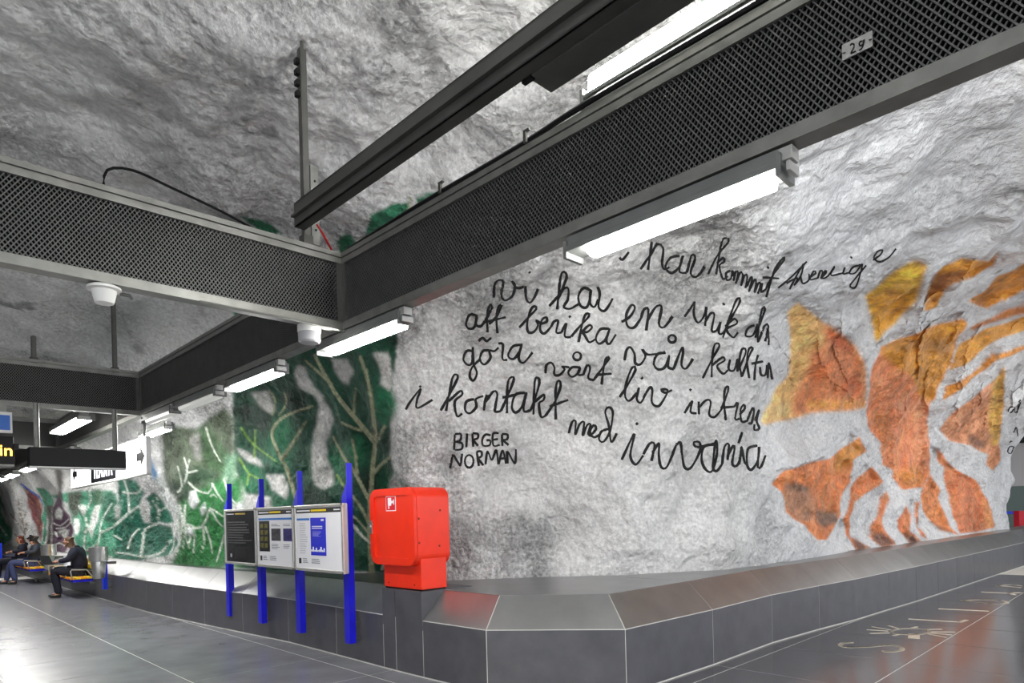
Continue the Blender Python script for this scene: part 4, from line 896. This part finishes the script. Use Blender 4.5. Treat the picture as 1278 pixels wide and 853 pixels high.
# ================================================================== BLUE POSTS AND POSTER CASES on the plinth
def blue_post(p, z0, z1, q, label, m_=mBlue, w_=.105):
    e = empty('blue_post', PQ(p, q, z0), label, 'post', 'blue posts along the plinth')
    mb = MB(); nt_ = .26                                    # channel section; the broad flange stops lower with a slanted cut
    prf = [(-w_/2, z0), (w_/2, z0), (w_/2, z1-nt_-.07), (-.005, z1-nt_), (-w_/2, z1-nt_)]
    mb.prism([PQ(p+x, q-.035, z) for x, z in ((-w_/2, z0), (w_/2, z0), (w_/2, z1-nt_-.12), (-w_/2+.01, z1-nt_+.03), (-w_/2, z1-nt_+.03))],
             [PQ(p+x, q-.027, z) for x, z in ((-w_/2, z0), (w_/2, z0), (w_/2, z1-nt_-.12), (-w_/2+.01, z1-nt_+.03), (-w_/2, z1-nt_+.03))])
    mb.box(p-w_/2, p-w_/2+.008, q-.027, q+.04, z0, z1); mb.box(p+w_/2-.008, p+w_/2, q-.027, q+.03, z0, z1-nt_-.1); mb.build('post_profile', m_, e)
    mb = MB(); 
    for z in (z0+.03, z0+.2): mb.box(p-.01, p+.01, q-.02, q+.13, z, z+.02)
    mb.build('wall_bolt', mSteelD, e)
    return e
QP = 3.74
blabels = ['blue post right of the three poster cases, next to the red cabinet', 'blue post behind the right poster case', 'blue post behind the middle poster case', 'blue post behind the left poster case']
for (x, y0_, y1_), lb in zip(((436.5, 578, 803), (375, 588, 790), (327, 598, 778), (287, 604, 769)), blabels):
    v0 = at_q(x, y0_, QP); v1 = at_q(x+1, y1_, QP); blue_post(v1.dot(U1), v1.z, v0.z, QP, lb)
for x, y0_, y1_, q_, lb in ((131, 686, 736, 3.4, 'bright blue post beside the right litter bin'), (66, 681, 700, 3.5, 'bright blue post between the two seats'), (1, 678, 706, 3.4, 'bright blue post at the left edge')):
    v0 = at_q(x, y0_, q_); v1 = at_q(x, y1_, q_); blue_post(v1.dot(U1), v1.z if y1_ != 700 else .5, v0.z, q_, lb, mBlueB, .12)
def rounded_box(mb, p0, p1, q0, q1, z0, z1, r=.02, n=4):
    pts = []
    for cx_, cz_, a0 in ((p1-r, z1-r, 0), (p0+r, z1-r, 90), (p0+r, z0+r, 180), (p1-r, z0+r, 270)):
        for k in range(n+1):
            a = math.radians(a0+90*k/n); pts.append((cx_+r*math.cos(a), cz_+r*math.sin(a)))
    mb.prism([PQ(x, q0, z) for x, z in pts], [PQ(x, q1, z) for x, z in pts]); return pts
QC = 3.58
def case(x0_, x1_, ytop, ybot, kind, label):
    pa = at_q(x1_, ytop, QC); pb = at_q(x0_, ytop, QC); a, b = pa.dot(U1), pb.dot(U1); z1 = pa.z; z0 = at_q(x1_, ybot, QC).z
    z1 = 1.755; z0 = 1.0
    e = empty('poster_case', PQ((a+b)/2, QC, z0), label, 'poster case', 'poster cases on the blue posts')
    mb = MB(); rounded_box(mb, a, b, QC+.012, QC+.05, z0, z1, .02); mb.build('case_back', mGreyPl, e)
    t = .034; mb = MB()
    mb.box(a, b, QC-.012, QC+.014, z1-t, z1); mb.box(a, b, QC-.012, QC+.014, z0, z0+t); mb.box(a, a+t, QC-.012, QC+.014, z0+t, z1-t); mb.box(b-t, b, QC-.012, QC+.014, z0+t, z1-t)
    mb.build('frame', mAlu, e, bevel=.006)
    mb = MB()
    for x in (a, b-.02):
        for z in (z0, z1-.02): mb.box(x-.003, x+.023, QC-.02, QC-.012, z, z+.02)
    mb.build('corner_cap', mSteelD, e, bevel=.003)
    base = MB().box(a+t, b-t, QC+.004, QC+.012, z0+t, z1-t).build('poster', mDarkP if kind == 0 else mWhiteP, e)
    W_ = b-a-2*t; Hh = z1-z0-2*t
    def pr(name, u0, u1, v0, v1, m_, d=.002):              # u from the left, v from the top (as read)
        o = MB().box(b-t-W_*u1, b-t-W_*u0, QC+.004-d, QC+.004, z1-t-Hh*v1, z1-t-Hh*v0).build(name, m_, base); return o
    def lines(name, u0, u1, v0, v1, n, m_, d=.0025, seed=1):
        rg = random.Random(seed); mb = MB()
        for k in range(n):
            v = v0+(v1-v0)*k/n; ue = u0+(u1-u0)*rg.uniform(.6, 1); h_ = (v1-v0)/n*.45
            mb.box(b-t-W_*ue, b-t-W_*u0, QC+.004-d, QC+.004, z1-t-Hh*(v+h_), z1-t-Hh*v)
        mb.build(name, m_, base)
    if kind: pr('header_bar', 0, 1, 0.01, .085, mBlackP)
    pr('white_heading', .03, .33 if kind else .3, .035, .058, mWhiteP if kind else mGreyP, .004); pr('yellow_heading', .35, .68, .03, .062, mYel if kind else mat('dim_yellow_print', srgb(150, 130, 40), .4), .004); 
    if kind: pr('logo_mark', .84, .96, .035, .055, mWhiteP, .004)
    if kind == 0:
        pr('map_shape', .3, .72, .70, .94, mBlackP, .003); lines('map_lines', .06, .95, .2, .66, 9, mat('map_line_print', srgb(72, 72, 74), .4), seed=3); pr('logo_mark', .15, .2, .84, .91, mGreyP, .004)
    if kind == 1:
        pr('blue_bar', .02, .99, .15, .185, mCyanP, .003); pr('black_column', .03, .34, .20, .76, mBlackP, .003)
        for i in range(4):
            for j in (0, 1): pr('column_picture', .07+.13*j, .07+.13*j+.09, .25+.12*i, .33+.12*i, mat('olive_print', srgb(110, 105, 50), .4, 0, .5, 40), .006)
        pr('photo_print', .40, .66, .34, .56, mPhoto, .003); pr('photo_print', .74, .97, .34, .56, mat('violet_photo_print', srgb(50, 44, 110), .4, 0, .6, 30), .003)
        lines('text_lines', .40, .66, .26, .31, 2, mGreyP); lines('text_lines', .74, .95, .26, .31, 2, mGreyP, seed=5); lines('text_lines', .40, .66, .62, .72, 4, mGreyP, seed=7); lines('text_lines', .74, .95, .62, .70, 3, mGreyP, seed=9)
    if kind == 2:
        pr('blue_bar', .02, .31, .17, .205, mCyanP, .003); lines('text_lines', .08, .27, .25, .78, 14, mat('pale_print', srgb(205, 205, 212), .5), seed=4)
        pr('blue_leaflet', .335, .665, .165, .78, mBlueP, .004); lines('leaflet_title', .37, .60, .30, .36, 2, mWhiteP, .006, 2); lines('leaflet_text', .38, .58, .39, .48, 6, mat('pale_blue_print', srgb(150, 150, 235), .5), .006, 6)
        pr('leaflet_logo', .57, .63, .19, .22, mWhiteP, .006)
        mb = MB(); rg = random.Random(8)
        for k in range(9):
            u = .345+.034*k; h_ = rg.uniform(.02, .08); mb.box(b-t-W_*(u+.022), b-t-W_*u, QC-.003, QC+.004, z1-t-Hh*.72, z1-t-Hh*(.72-h_))
        mb.build('leaflet_figures', mWhiteP, base)
    if kind:
        pr('square_mark', .05, .10, .84, .93, mBlackP, .003); lines('footer_lines', .14, .26, .84, .93, 3, mGreyP, seed=11); lines('footer_lines', .34, .55, .84, .93, 3, mGreyP, seed=12)
    pr('glass', 0, 1, 0, 1, mWhiteP, 0) if False else None
case(367, 428, 628, 716, 2, 'right poster case, white sheet with a blue leaflet')
case(320, 366, 634, 712, 1, 'middle poster case, white sheet with a black column and two photos')
case(280, 319, 640, 708, 0, 'left poster case, dark map sheet')

# ================================================================== RED HYDRANT CABINET on the pedestal
RB = PQ(5.58, 4.15, .85)
rcab = empty('hydrant_cabinet', RB, 'red rounded metal hose cabinet standing on the stone pedestal', 'cabinet')
FQ = 3.86                                                   # front plane
def rq(x, y): v = at_q(x, y, FQ); return v.dot(U1), v.z
(pL, _), (pR, _) = rq(465.5, 660), rq(521, 660); zt_ = rq(500, 609)[1]; zb_ = rq(495, 706)[1]
mb = MB(); rounded_box(mb, pR, pL, FQ, FQ+.40, zb_, zt_, .12, 8); mb.build('body', mRed, rcab, smooth=True)
mb = MB(); rounded_box(mb, pR+.004, pL-.004, FQ-.022, FQ-.003, zb_+.004, zt_-.004, .12, 8); door = mb.build('door', mRed, rcab, smooth=True, bevel=0)
mb = MB(); pts = []
def ringframe(a, b, z0, z1, r, q0, q1, t, m_, name, par):
    mb = MB(); n = 8; o_, i_ = [], []
    for rr, dst, s in ((r, o_, 0), (r-t, i_, t)):
        for cx_, cz_, a0 in ((b-r, z1-r, 0), (a+r, z1-r, 90), (a+r, z0+r, 180), (b-r, z0+r, 270)):
            for k in range(n+1): an = math.radians(a0+90*k/n); dst.append((cx_+rr*math.cos(an), cz_+rr*math.sin(an)))
    N2 = len(o_); vs = [PQ(x, q0, z) for x, z in o_]+[PQ(x, q0, z) for x, z in i_]+[PQ(x, q1, z) for x, z in o_]+[PQ(x, q1, z) for x, z in i_]; fs = []
    for k in range(N2):
        j = (k+1) % N2; fs += [(k, j, N2+j, N2+k), (2*N2+k, 2*N2+j, j, k), (N2+k, N2+j, 3*N2+j, 3*N2+k), (2*N2+k, 2*N2+j, 3*N2+j, 3*N2+k)]
    mb.add(vs, fs); return mb.build(name, m_, par, smooth=True)
ringframe(pR+.004, pL-.004, zb_+.004, zt_-.004, .12, FQ-.036, FQ-.02, .075, mRed, 'door_rim', door)
mb = MB(); mb.tube([PQ(pL-.03, FQ-.05, 1.53), PQ(pL-.03, FQ-.05, 1.49)], .012); mb.box(pL-.08, pL-.01, FQ-.065, FQ-.05, 1.515, 1.53); mb.box(pL-.045, pL-.015, FQ-.045, FQ-.03, 1.42, 1.56); mb.build('handle', mStain, door)
# base narrower than the body
mb = MB(); mb.prism([PQ(p, q, .862) for p, q in ((pR+.01, FQ+.04), (pL-.13, FQ+.04), (pL-.13, FQ+.36), (pR+.01, FQ+.36))], [PQ(p, q, zb_+.14) for p, q in ((pR+.01, FQ+.04), (pL-.13, FQ+.04), (pL-.13, FQ+.36), (pR+.01, FQ+.36))]); mb.build('base', mRed, rcab, bevel=.006)
MB().box(pR+.02, pL-.14, FQ+.05, FQ+.35, .847, .864).build('rubber_pad', mBlack, rcab)
sx = MB(); a = rq(484, 620); b = rq(496.5, 638)
MB().box(b[0], a[0], FQ-.026, FQ-.021, b[1], a[1]).build('hose_symbol', mWhiteP, door)
MB().box(b[0]+.008, a[0]-.008, FQ-.028, FQ-.025, b[1]+.008, a[1]-.008).build('symbol_field', mat('symbol_red', srgb(214, 20, 30), .4), door)
wq, hq = a[0]-b[0], a[1]-b[1]
mb = MB(); mb.box(b[0]+wq*.42, b[0]+wq*.75, FQ-.031, FQ-.027, b[1]+hq*.35, b[1]+hq*.88); mb.box(b[0]+wq*.12, b[0]+wq*.42, FQ-.031, FQ-.027, b[1]+hq*.52, b[1]+hq*.68); mb.box(b[0]+wq*.12, b[0]+wq*.2, FQ-.031, FQ-.027, b[1]+hq*.42, b[1]+hq*.76); mb.box(b[0]+wq*.62, b[0]+wq*.72, FQ-.031, FQ-.027, b[1]+hq*.15, b[1]+hq*.4); mb.build('hose_pictogram', mWhiteP, door)
mb = MB()
for z, qo in ((1.64, .28), (1.28, .26), (1.56, .01), (1.32, .01)):
    mb.obox(PQ(pR-.006, FQ+qo, z), U1*.01, U2*.014, (0, 0, .02))
mb.build('side_screw', mRedD, rcab)
mb = MB()
for p in (pR+.12, pL-.22): mb.box(p, p+.014, FQ+.034, FQ+.042, .90, .912)
mb.build('base_screw', mRedD, rcab)

# ================================================================== SEATS AND BINS
def bench_seat(p0, n, label):
    q0 = 3.05
    e = empty('platform_seat', PQ(p0, q0, .3), label, 'seat', 'wall-hung seats along the plinth')
    for k in range(n):
        a = p0+k*.62
        for j in range(4): MB().box(a+.03, a+.57, q0+.105*j, q0+.105*j+.09, .42, .46).build('seat_slat', mWood if j % 2 == 0 else mWoodY, e, bevel=.005)
        for j in range(2): MB().box(a+.03, a+.57, q0+.46, q0+.49, .62+.11*j, .71+.11*j).build('back_slat', mWoodY, e, bevel=.005)
        MB().box(a+.05, a+.55, q0+.05, q0+.42, .36, .41).build('seat_bracket', mBlue, e)
        for pp_ in (a, a+.60):
            MB().tube([PQ(pp_, q0+.42, .44), PQ(pp_, q0+.30, .62), PQ(pp_, q0+.02, .64), PQ(pp_, q0, .60), PQ(pp_, q0+.03, .44)], .014).build('armrest', mStain, e)
    MB().box(p0-.05, p0+n*.62+.05, q0+.34, q0+.42, .30, .36).build('seat_rail', mSteelD, e)
    MB().box(p0, p0+.05, q0+.4, 3.50, .30, .36).build('wall_arm', mSteelD, e); MB().box(p0+n*.62-.1, p0+n*.62-.05, q0+.4, 3.50, .30, .36).build('wall_arm', mSteelD, e)
bench_seat(16.6, 4, 'orange slatted seats carrying the man with a laptop')
bench_seat(21.9, 4, 'orange slatted seats carrying the two people at the far left')
def bin_(x, y0_, y1_, q, label):
    v = at_q(x, (y0_+y1_)/2, q); zt = at_q(x, y0_, q).z; p = v.dot(U1); e = empty('litter_bin', PQ(p, q, .3), label, 'bin', 'steel litter bins between the seats')
    c = PQ(p, q, 0); r = .165
    MB().lathe(c, [(r*.98, zt-.28), (r, zt-.27), (r, zt-.01), (r*1.03, zt), (r*.8, zt), (r*.78, zt-.05)], 28).build('collar', mStain, e, smooth=True)
    MB().lathe(c, [(r*.55, zt-.62), (r*.60, zt-.60), (r*.80, zt-.30), (r*.75, zt-.27)], 28).build('bowl', mStain, e, smooth=True)
    MB().box(p-.03, p+.03, q+.1, 3.5, zt-.35, zt-.30).build('wall_arm', mSteelD, e)
bin_(123, 683, 722, 3.2, 'steel litter bin right of the man with a laptop')
bin_(61, 680, 706, 3.2, 'steel litter bin left of the man with a laptop')

# ================================================================== PEOPLE
mSkin = mat('skin', srgb(206, 150, 122), .5); mNavy = mat('navy_coat', srgb(22, 26, 46), .8, 0, .2, 30); mTr = mat('dark_trousers', srgb(20, 22, 36), .85, 0, .2, 30)
mShoe = mat('black_shoes', srgb(12, 12, 14), .5); mHairB = mat('brown_hair', srgb(84, 60, 40), .7); mHairR = mat('auburn_hair', srgb(110, 56, 40), .7); mCap = mat('black_cap', srgb(18, 18, 20), .8)
mJean = mat('blue_grey_jeans', srgb(58, 66, 104), .85, 0, .2, 30); mGreyJ = mat('dark_grey_jacket', srgb(44, 50, 62), .7, 0, .25, 30); mLap = mat('laptop_grey', srgb(56, 58, 62), .4); mGlass = mat('dark_glasses', srgb(20, 20, 20), .3)
def skin_mesh(name, verts, edges, radii, material, parent, frame, root=0, sub=2):
    o_, fx, fy = frame
    me = bpy.data.meshes.new(name); me.from_pydata([tuple(o_+fx*x+fy*y+Vector((0, 0, z))) for x, y, z in verts], edges, [])
    o = link_mesh(name, me, material, parent)
    md = o.modifiers.new('skin', 'SKIN'); md.use_smooth_shade = True
    for i, sv in enumerate(me.skin_vertices[0].data if me.skin_vertices else []): pass
    if not me.skin_vertices:
        bm = bmesh.new(); bm.from_mesh(me); bm.verts.layers.skin.verify(); bm.to_mesh(me); bm.free()
    for i, sv in enumerate(me.skin_vertices[0].data):
        r = radii[i]; sv.radius = r if isinstance(r, tuple) else (r, r); sv.use_root = (i == root)
    sd = o.modifiers.new('sub', 'SUBSURF'); sd.levels = sub; sd.render_levels = sub
    return o
class Sk:
    def __init__(s): s.v = []; s.e = []; s.r = []
    def pt(s, v, r, link=None):
        s.v.append(v); s.r.append(r); i = len(s.v)-1
        if link is not None: s.e.append((link, i))
        return i
    def chain(s, pts, link=None):
        for v, r in pts: link = s.pt(v, r, link)
        return link
def person(base, face, J, mats, label, hair, cap=False, extras=None, glasses=False):
    """J: joints in (forward, left, up) metres from the point on the floor below the hips"""
    fx = Vector(face).normalized(); fy = Vector((-fx.y, fx.x, 0)); o_ = Vector(base); frame = (o_, fx, fy)
    e = empty('person', o_, label, 'person')
    s = Sk(); pel = s.pt(J['pelvis'], .13); ch = s.chain([(J['waist'], .12), (J['chest'], .14)], pel); nk = s.chain([(J['neck'], .055)], ch)
    hd = J['head']; hdn = s.chain([((hd[0]-.01, hd[1], hd[2]-.04), .075), ((hd[0]-.012, hd[1], hd[2]+.035), .088), ((hd[0]-.015, hd[1], hd[2]+.09), .06)], nk)
    jaw = s.pt((hd[0]+.055, hd[1], hd[2]-.065), .036, len(s.v)-3); s.pt((hd[0]+.102, hd[1], hd[2]-.005), .014, len(s.v)-3)
    for sd, L in (('l', 1), ('r', -1)):
        s.pt((hd[0]-.005, hd[1]+L*.083, hd[2]+.0), .016, hdn-1)
    for sd in 'lr':
        sh = s.pt(J['sh_'+sd], .062, ch); el = s.pt(J['el_'+sd], .043, sh); wr = s.pt(J['wr_'+sd], .028, el)
        w_ = Vector(J['wr_'+sd]); d = (w_-Vector(J['el_'+sd])).normalized(); hnd = s.pt(tuple(w_+d*.06), .032, wr)
        lat = d.cross(Vector((0, 0, 1))); lat = lat.normalized() if lat.length > .1 else Vector((0, 1, 0))
        for k, ln in enumerate((.060, .072, .068, .052)):
            b0_ = w_+d*.085+lat*(-.027+.018*k); s.chain([(tuple(b0_), .010), (tuple(b0_+d*ln*.55+Vector((0, 0, -.006))), .009), (tuple(b0_+d*ln+Vector((0, 0, -.026))), .008)], hnd)
        tb = w_+d*.03-lat*.035; s.chain([(tuple(tb), .012), (tuple(tb+d*.045-lat*.02), .010)], hnd)
        hp = s.pt(J['hip_'+sd], .09, pel); kn = s.pt(J['kn_'+sd], .062, hp); an = s.pt(J['an_'+sd], .038, kn); a_ = Vector(J['an_'+sd]); s.pt((a_.x+.12, a_.y, .04), .034, an)
    skin_mesh('body', s.v, s.e, s.r, mats['skin'], e, frame, pel)
    c = Sk(); pl = c.pt((J['pelvis'][0]-.01, J['pelvis'][1], J['pelvis'][2]+.0), .185); cc = c.chain([(J['waist'], .172), (J['chest'], .185)], pl); c.pt(tuple(Vector(J['neck'])*.5+Vector(J['chest'])*.5+Vector((0, 0, .03))), .09, cc)
    for sd in 'lr':
        sh = c.pt(J['sh_'+sd], .098, cc); el = c.pt(J['el_'+sd], .074, sh); c.pt(tuple(Vector(J['wr_'+sd])*.93+Vector(J['el_'+sd])*.07), .044, el)
    skin_mesh('jacket', c.v, c.e, c.r, mats['coat'], e, frame, pl)
    hdp = Vector(J['neck']); k = Sk(); k.chain([((hdp.x-.07, hdp.y-.09, hdp.z-.02), .05), ((hdp.x-.11, hdp.y, hdp.z-.02), .062), ((hdp.x-.07, hdp.y+.09, hdp.z-.02), .05)]); skin_mesh('hood', k.v, k.e, k.r, mats['coat'], e, frame, 1)
    t_ = Sk(); pt_ = t_.pt(tuple(Vector(J['pelvis'])-Vector((0, 0, .02))), .165)
    for sd in 'lr':
        hp = t_.pt(J['hip_'+sd], .115, pt_); kn = t_.pt(J['kn_'+sd], .092, hp); a_ = Vector(J['an_'+sd]); t_.pt((a_.x, a_.y, a_.z-.02), .072, kn)
    skin_mesh('trousers', t_.v, t_.e, t_.r, mats['legs'], e, frame, pt_)
    for sd in 'lr':
        a_ = Vector(J['an_'+sd]); k = Sk(); k.chain([((a_.x-.035, a_.y, .055), (.045, .05)), ((a_.x+.08, a_.y, .045), (.045, .038)), ((a_.x+.19, a_.y, .036), (.038, .026))]); skin_mesh('shoe', k.v, k.e, k.r, mShoe, e, frame, 0)
    k = Sk(); k.chain([((hd[0]-.055, hd[1], hd[2]-.07), .055), ((hd[0]-.055, hd[1], hd[2]-.01), .088), ((hd[0]-.035, hd[1], hd[2]+.045), .096), ((hd[0]+.01, hd[1], hd[2]+.066), .086), ((hd[0]+.05, hd[1], hd[2]+.072), .052)]); skin_mesh('hair', k.v, k.e, k.r, hair, e, frame, 1)
    if cap:
        k = Sk(); k.chain([((hd[0]-.07, hd[1], hd[2]+.03), .075), ((hd[0]-.035, hd[1], hd[2]+.05), .098), ((hd[0]+.015, hd[1], hd[2]+.055), .096), ((hd[0]+.05, hd[1], hd[2]+.055), .07), ((hd[0]+.10, hd[1], hd[2]+.045), (.04, .02)), ((hd[0]+.13, hd[1], hd[2]+.04), (.03, .012))]); skin_mesh('cap', k.v, k.e, k.r, mCap, e, frame, 1)
    for L in (1, -1):
        v = o_+fx*(hd[0]+.083)+fy*(hd[1]+.032*L)+Vector((0, 0, hd[2]+.022)); MB().lathe(v, [(.004, -.008), (.010, 0), (.004, .008)], 8).build('eye', mGlass, e)
    v = o_+fx*(hd[0]+.088)+fy*hd[1]+Vector((0, 0, hd[2]-.052)); MB().obox(v-fy*.02, fy*.04, fx*.006, (0, 0, .006)).build('mouth', mat('lips', srgb(150, 80, 74), .5), e)
    if glasses:
        mb = MB(); mb.tube([o_+fx*(hd[0]+.10)+fy*(hd[1]-.07)+Vector((0, 0, hd[2]+.028)), o_+fx*(hd[0]+.108)+fy*hd[1]+Vector((0, 0, hd[2]+.028)), o_+fx*(hd[0]+.10)+fy*(hd[1]+.07)+Vector((0, 0, hd[2]+.028))], .005, 5); mb.build('glasses', mGlass, e)
    return e, frame
FACE = -U2
pm = at_z(57, 745, 0); pman = 17.25; qh = 3.33
J1 = dict(pelvis=(0, 0, .56), waist=(-.02, 0, .78), chest=(.03, 0, .94), neck=(.11, 0, 1.11), head=(.20, 0, 1.21),
          sh_l=(.03, .21, 1.03), el_l=(.12, .26, .84), wr_l=(.36, .12, .80), sh_r=(.03, -.21, 1.03), el_r=(.12, -.26, .84), wr_r=(.36, -.10, .80),
          hip_l=(.02, .10, .54), kn_l=(.46, .12, .60), an_l=(.34, .14, .09), hip_r=(.02, -.10, .54), kn_r=(.48, -.12, .62), an_r=(.44, -.12, .09))
e1, fr = person(PQ(pman, qh), (FACE+U1*.45), J1, dict(skin=mSkin, coat=mNavy, legs=mTr), 'man in a navy hooded coat and glasses, seated with an open laptop', mHairB, glasses=True)
o_, fx, fy = fr
lt = empty('laptop', o_+fx*.42+Vector((0, 0, .73)), 'dark open laptop on the lap of the seated man', 'laptop')
tw = Vector((.58, -.81, 0)); lx = (fx+tw*.9).normalized(); ly = Vector((-lx.y, lx.x, 0)); lc = o_+fx*.47+tw*.02
MB().obox(lc-lx*.12-ly*.17+Vector((0, 0, .735)), lx*.24, ly*.34, (0, 0, .015)).build('keyboard_base', mLap, lt)
MB().obox(lc+lx*.12-ly*.17+Vector((0, 0, .745)), lx*.09+Vector((0, 0, .20)), ly*.34, lx*.012).build('screen', mLap, lt)
J2 = dict(pelvis=(.05, 0, .55), waist=(-.03, 0, .74), chest=(-.06, 0, .92), neck=(-.05, 0, 1.08), head=(.02, 0, 1.20),
          sh_l=(-.06, .21, 1.01), el_l=(-.02, .30, .86), wr_l=(.22, .16, .86), sh_r=(-.06, -.21, 1.01), el_r=(-.02, -.30, .86), wr_r=(.22, -.14, .84),
          hip_l=(.06, .10, .54), kn_l=(.52, .12, .60), an_l=(.42, .16, .09), hip_r=(.06, -.10, .54), kn_r=(.50, -.14, .60), an_r=(.62, -.12, .10))
person(PQ(22.7, 3.3), (FACE+U1*.1), J2, dict(skin=mSkin, coat=mGreyJ, legs=mJean), 'person in a black cap, grey jacket and jeans, leaning back on the far seat', mHairB, cap=True)
J3 = dict(J2); J3['an_l'] = (.62, .10, .10); J3['an_r'] = (.54, -.1, .10)
person(PQ(24.1, 3.2), (FACE+U1*.1), J3, dict(skin=mSkin, coat=mNavy, legs=mTr), 'person with auburn hair and dark clothes behind the one in the cap', mHairR, glasses=True)

# ================================================================== BEYOND THE RIGHT EDGE OF THE ROCK
wb = MB(); wb.obox((14.5, 24.5, 0), (14, -3, 0), (.2, .8, 0), (0, 0, 8.2)); wbo = wb.build('wall_back', mat('white_wall', srgb(205, 205, 205), .6)); tag(wbo, 'pale wall far behind the right end of the rock', kind='structure')
def far_panel(name, z0, z1, m_, off=.05, x0=.2, x1=10):
    d = Vector((14, -3, 0)).normalized(); nrm2 = Vector((d.y, -d.x, 0)); o0 = Vector((14.5, 24.5, 0))+d*x0+nrm2*-0
    if nrm2.y > 0: nrm2 = -nrm2
    MB().obox(o0+Vector((0, 0, z0)), d*(x1-x0), nrm2*off, (0, 0, z1-z0)).build(name, m_, wbo)
far_panel('dark_lintel', 4.25, 8.1, mBlack); far_panel('lintel_rail', 4.9, 5.1, mSteel, .1); far_panel('dark_beam', 3.65, 4.2, mBlack, .2); far_panel('beam_rail', 4.15, 4.25, mSteel, .25)
far_panel('green_glass', .0, 2.1, mat('green_glass', srgb(70, 96, 88), .2), .06); far_panel('blue_rail', 1.1, 1.2, mBlueB, .12)
rp = empty('red_bin', (17.4, 22.3, 0), 'red panel standing beyond the right edge of the rock', 'panel')
MB().obox((16.2, 21.0, 0), (.22, -.03, 0), (.05, .3, 0), (0, 0, 1.25)).build('panel', mat('far_red', srgb(225, 20, 50), .4), rp)
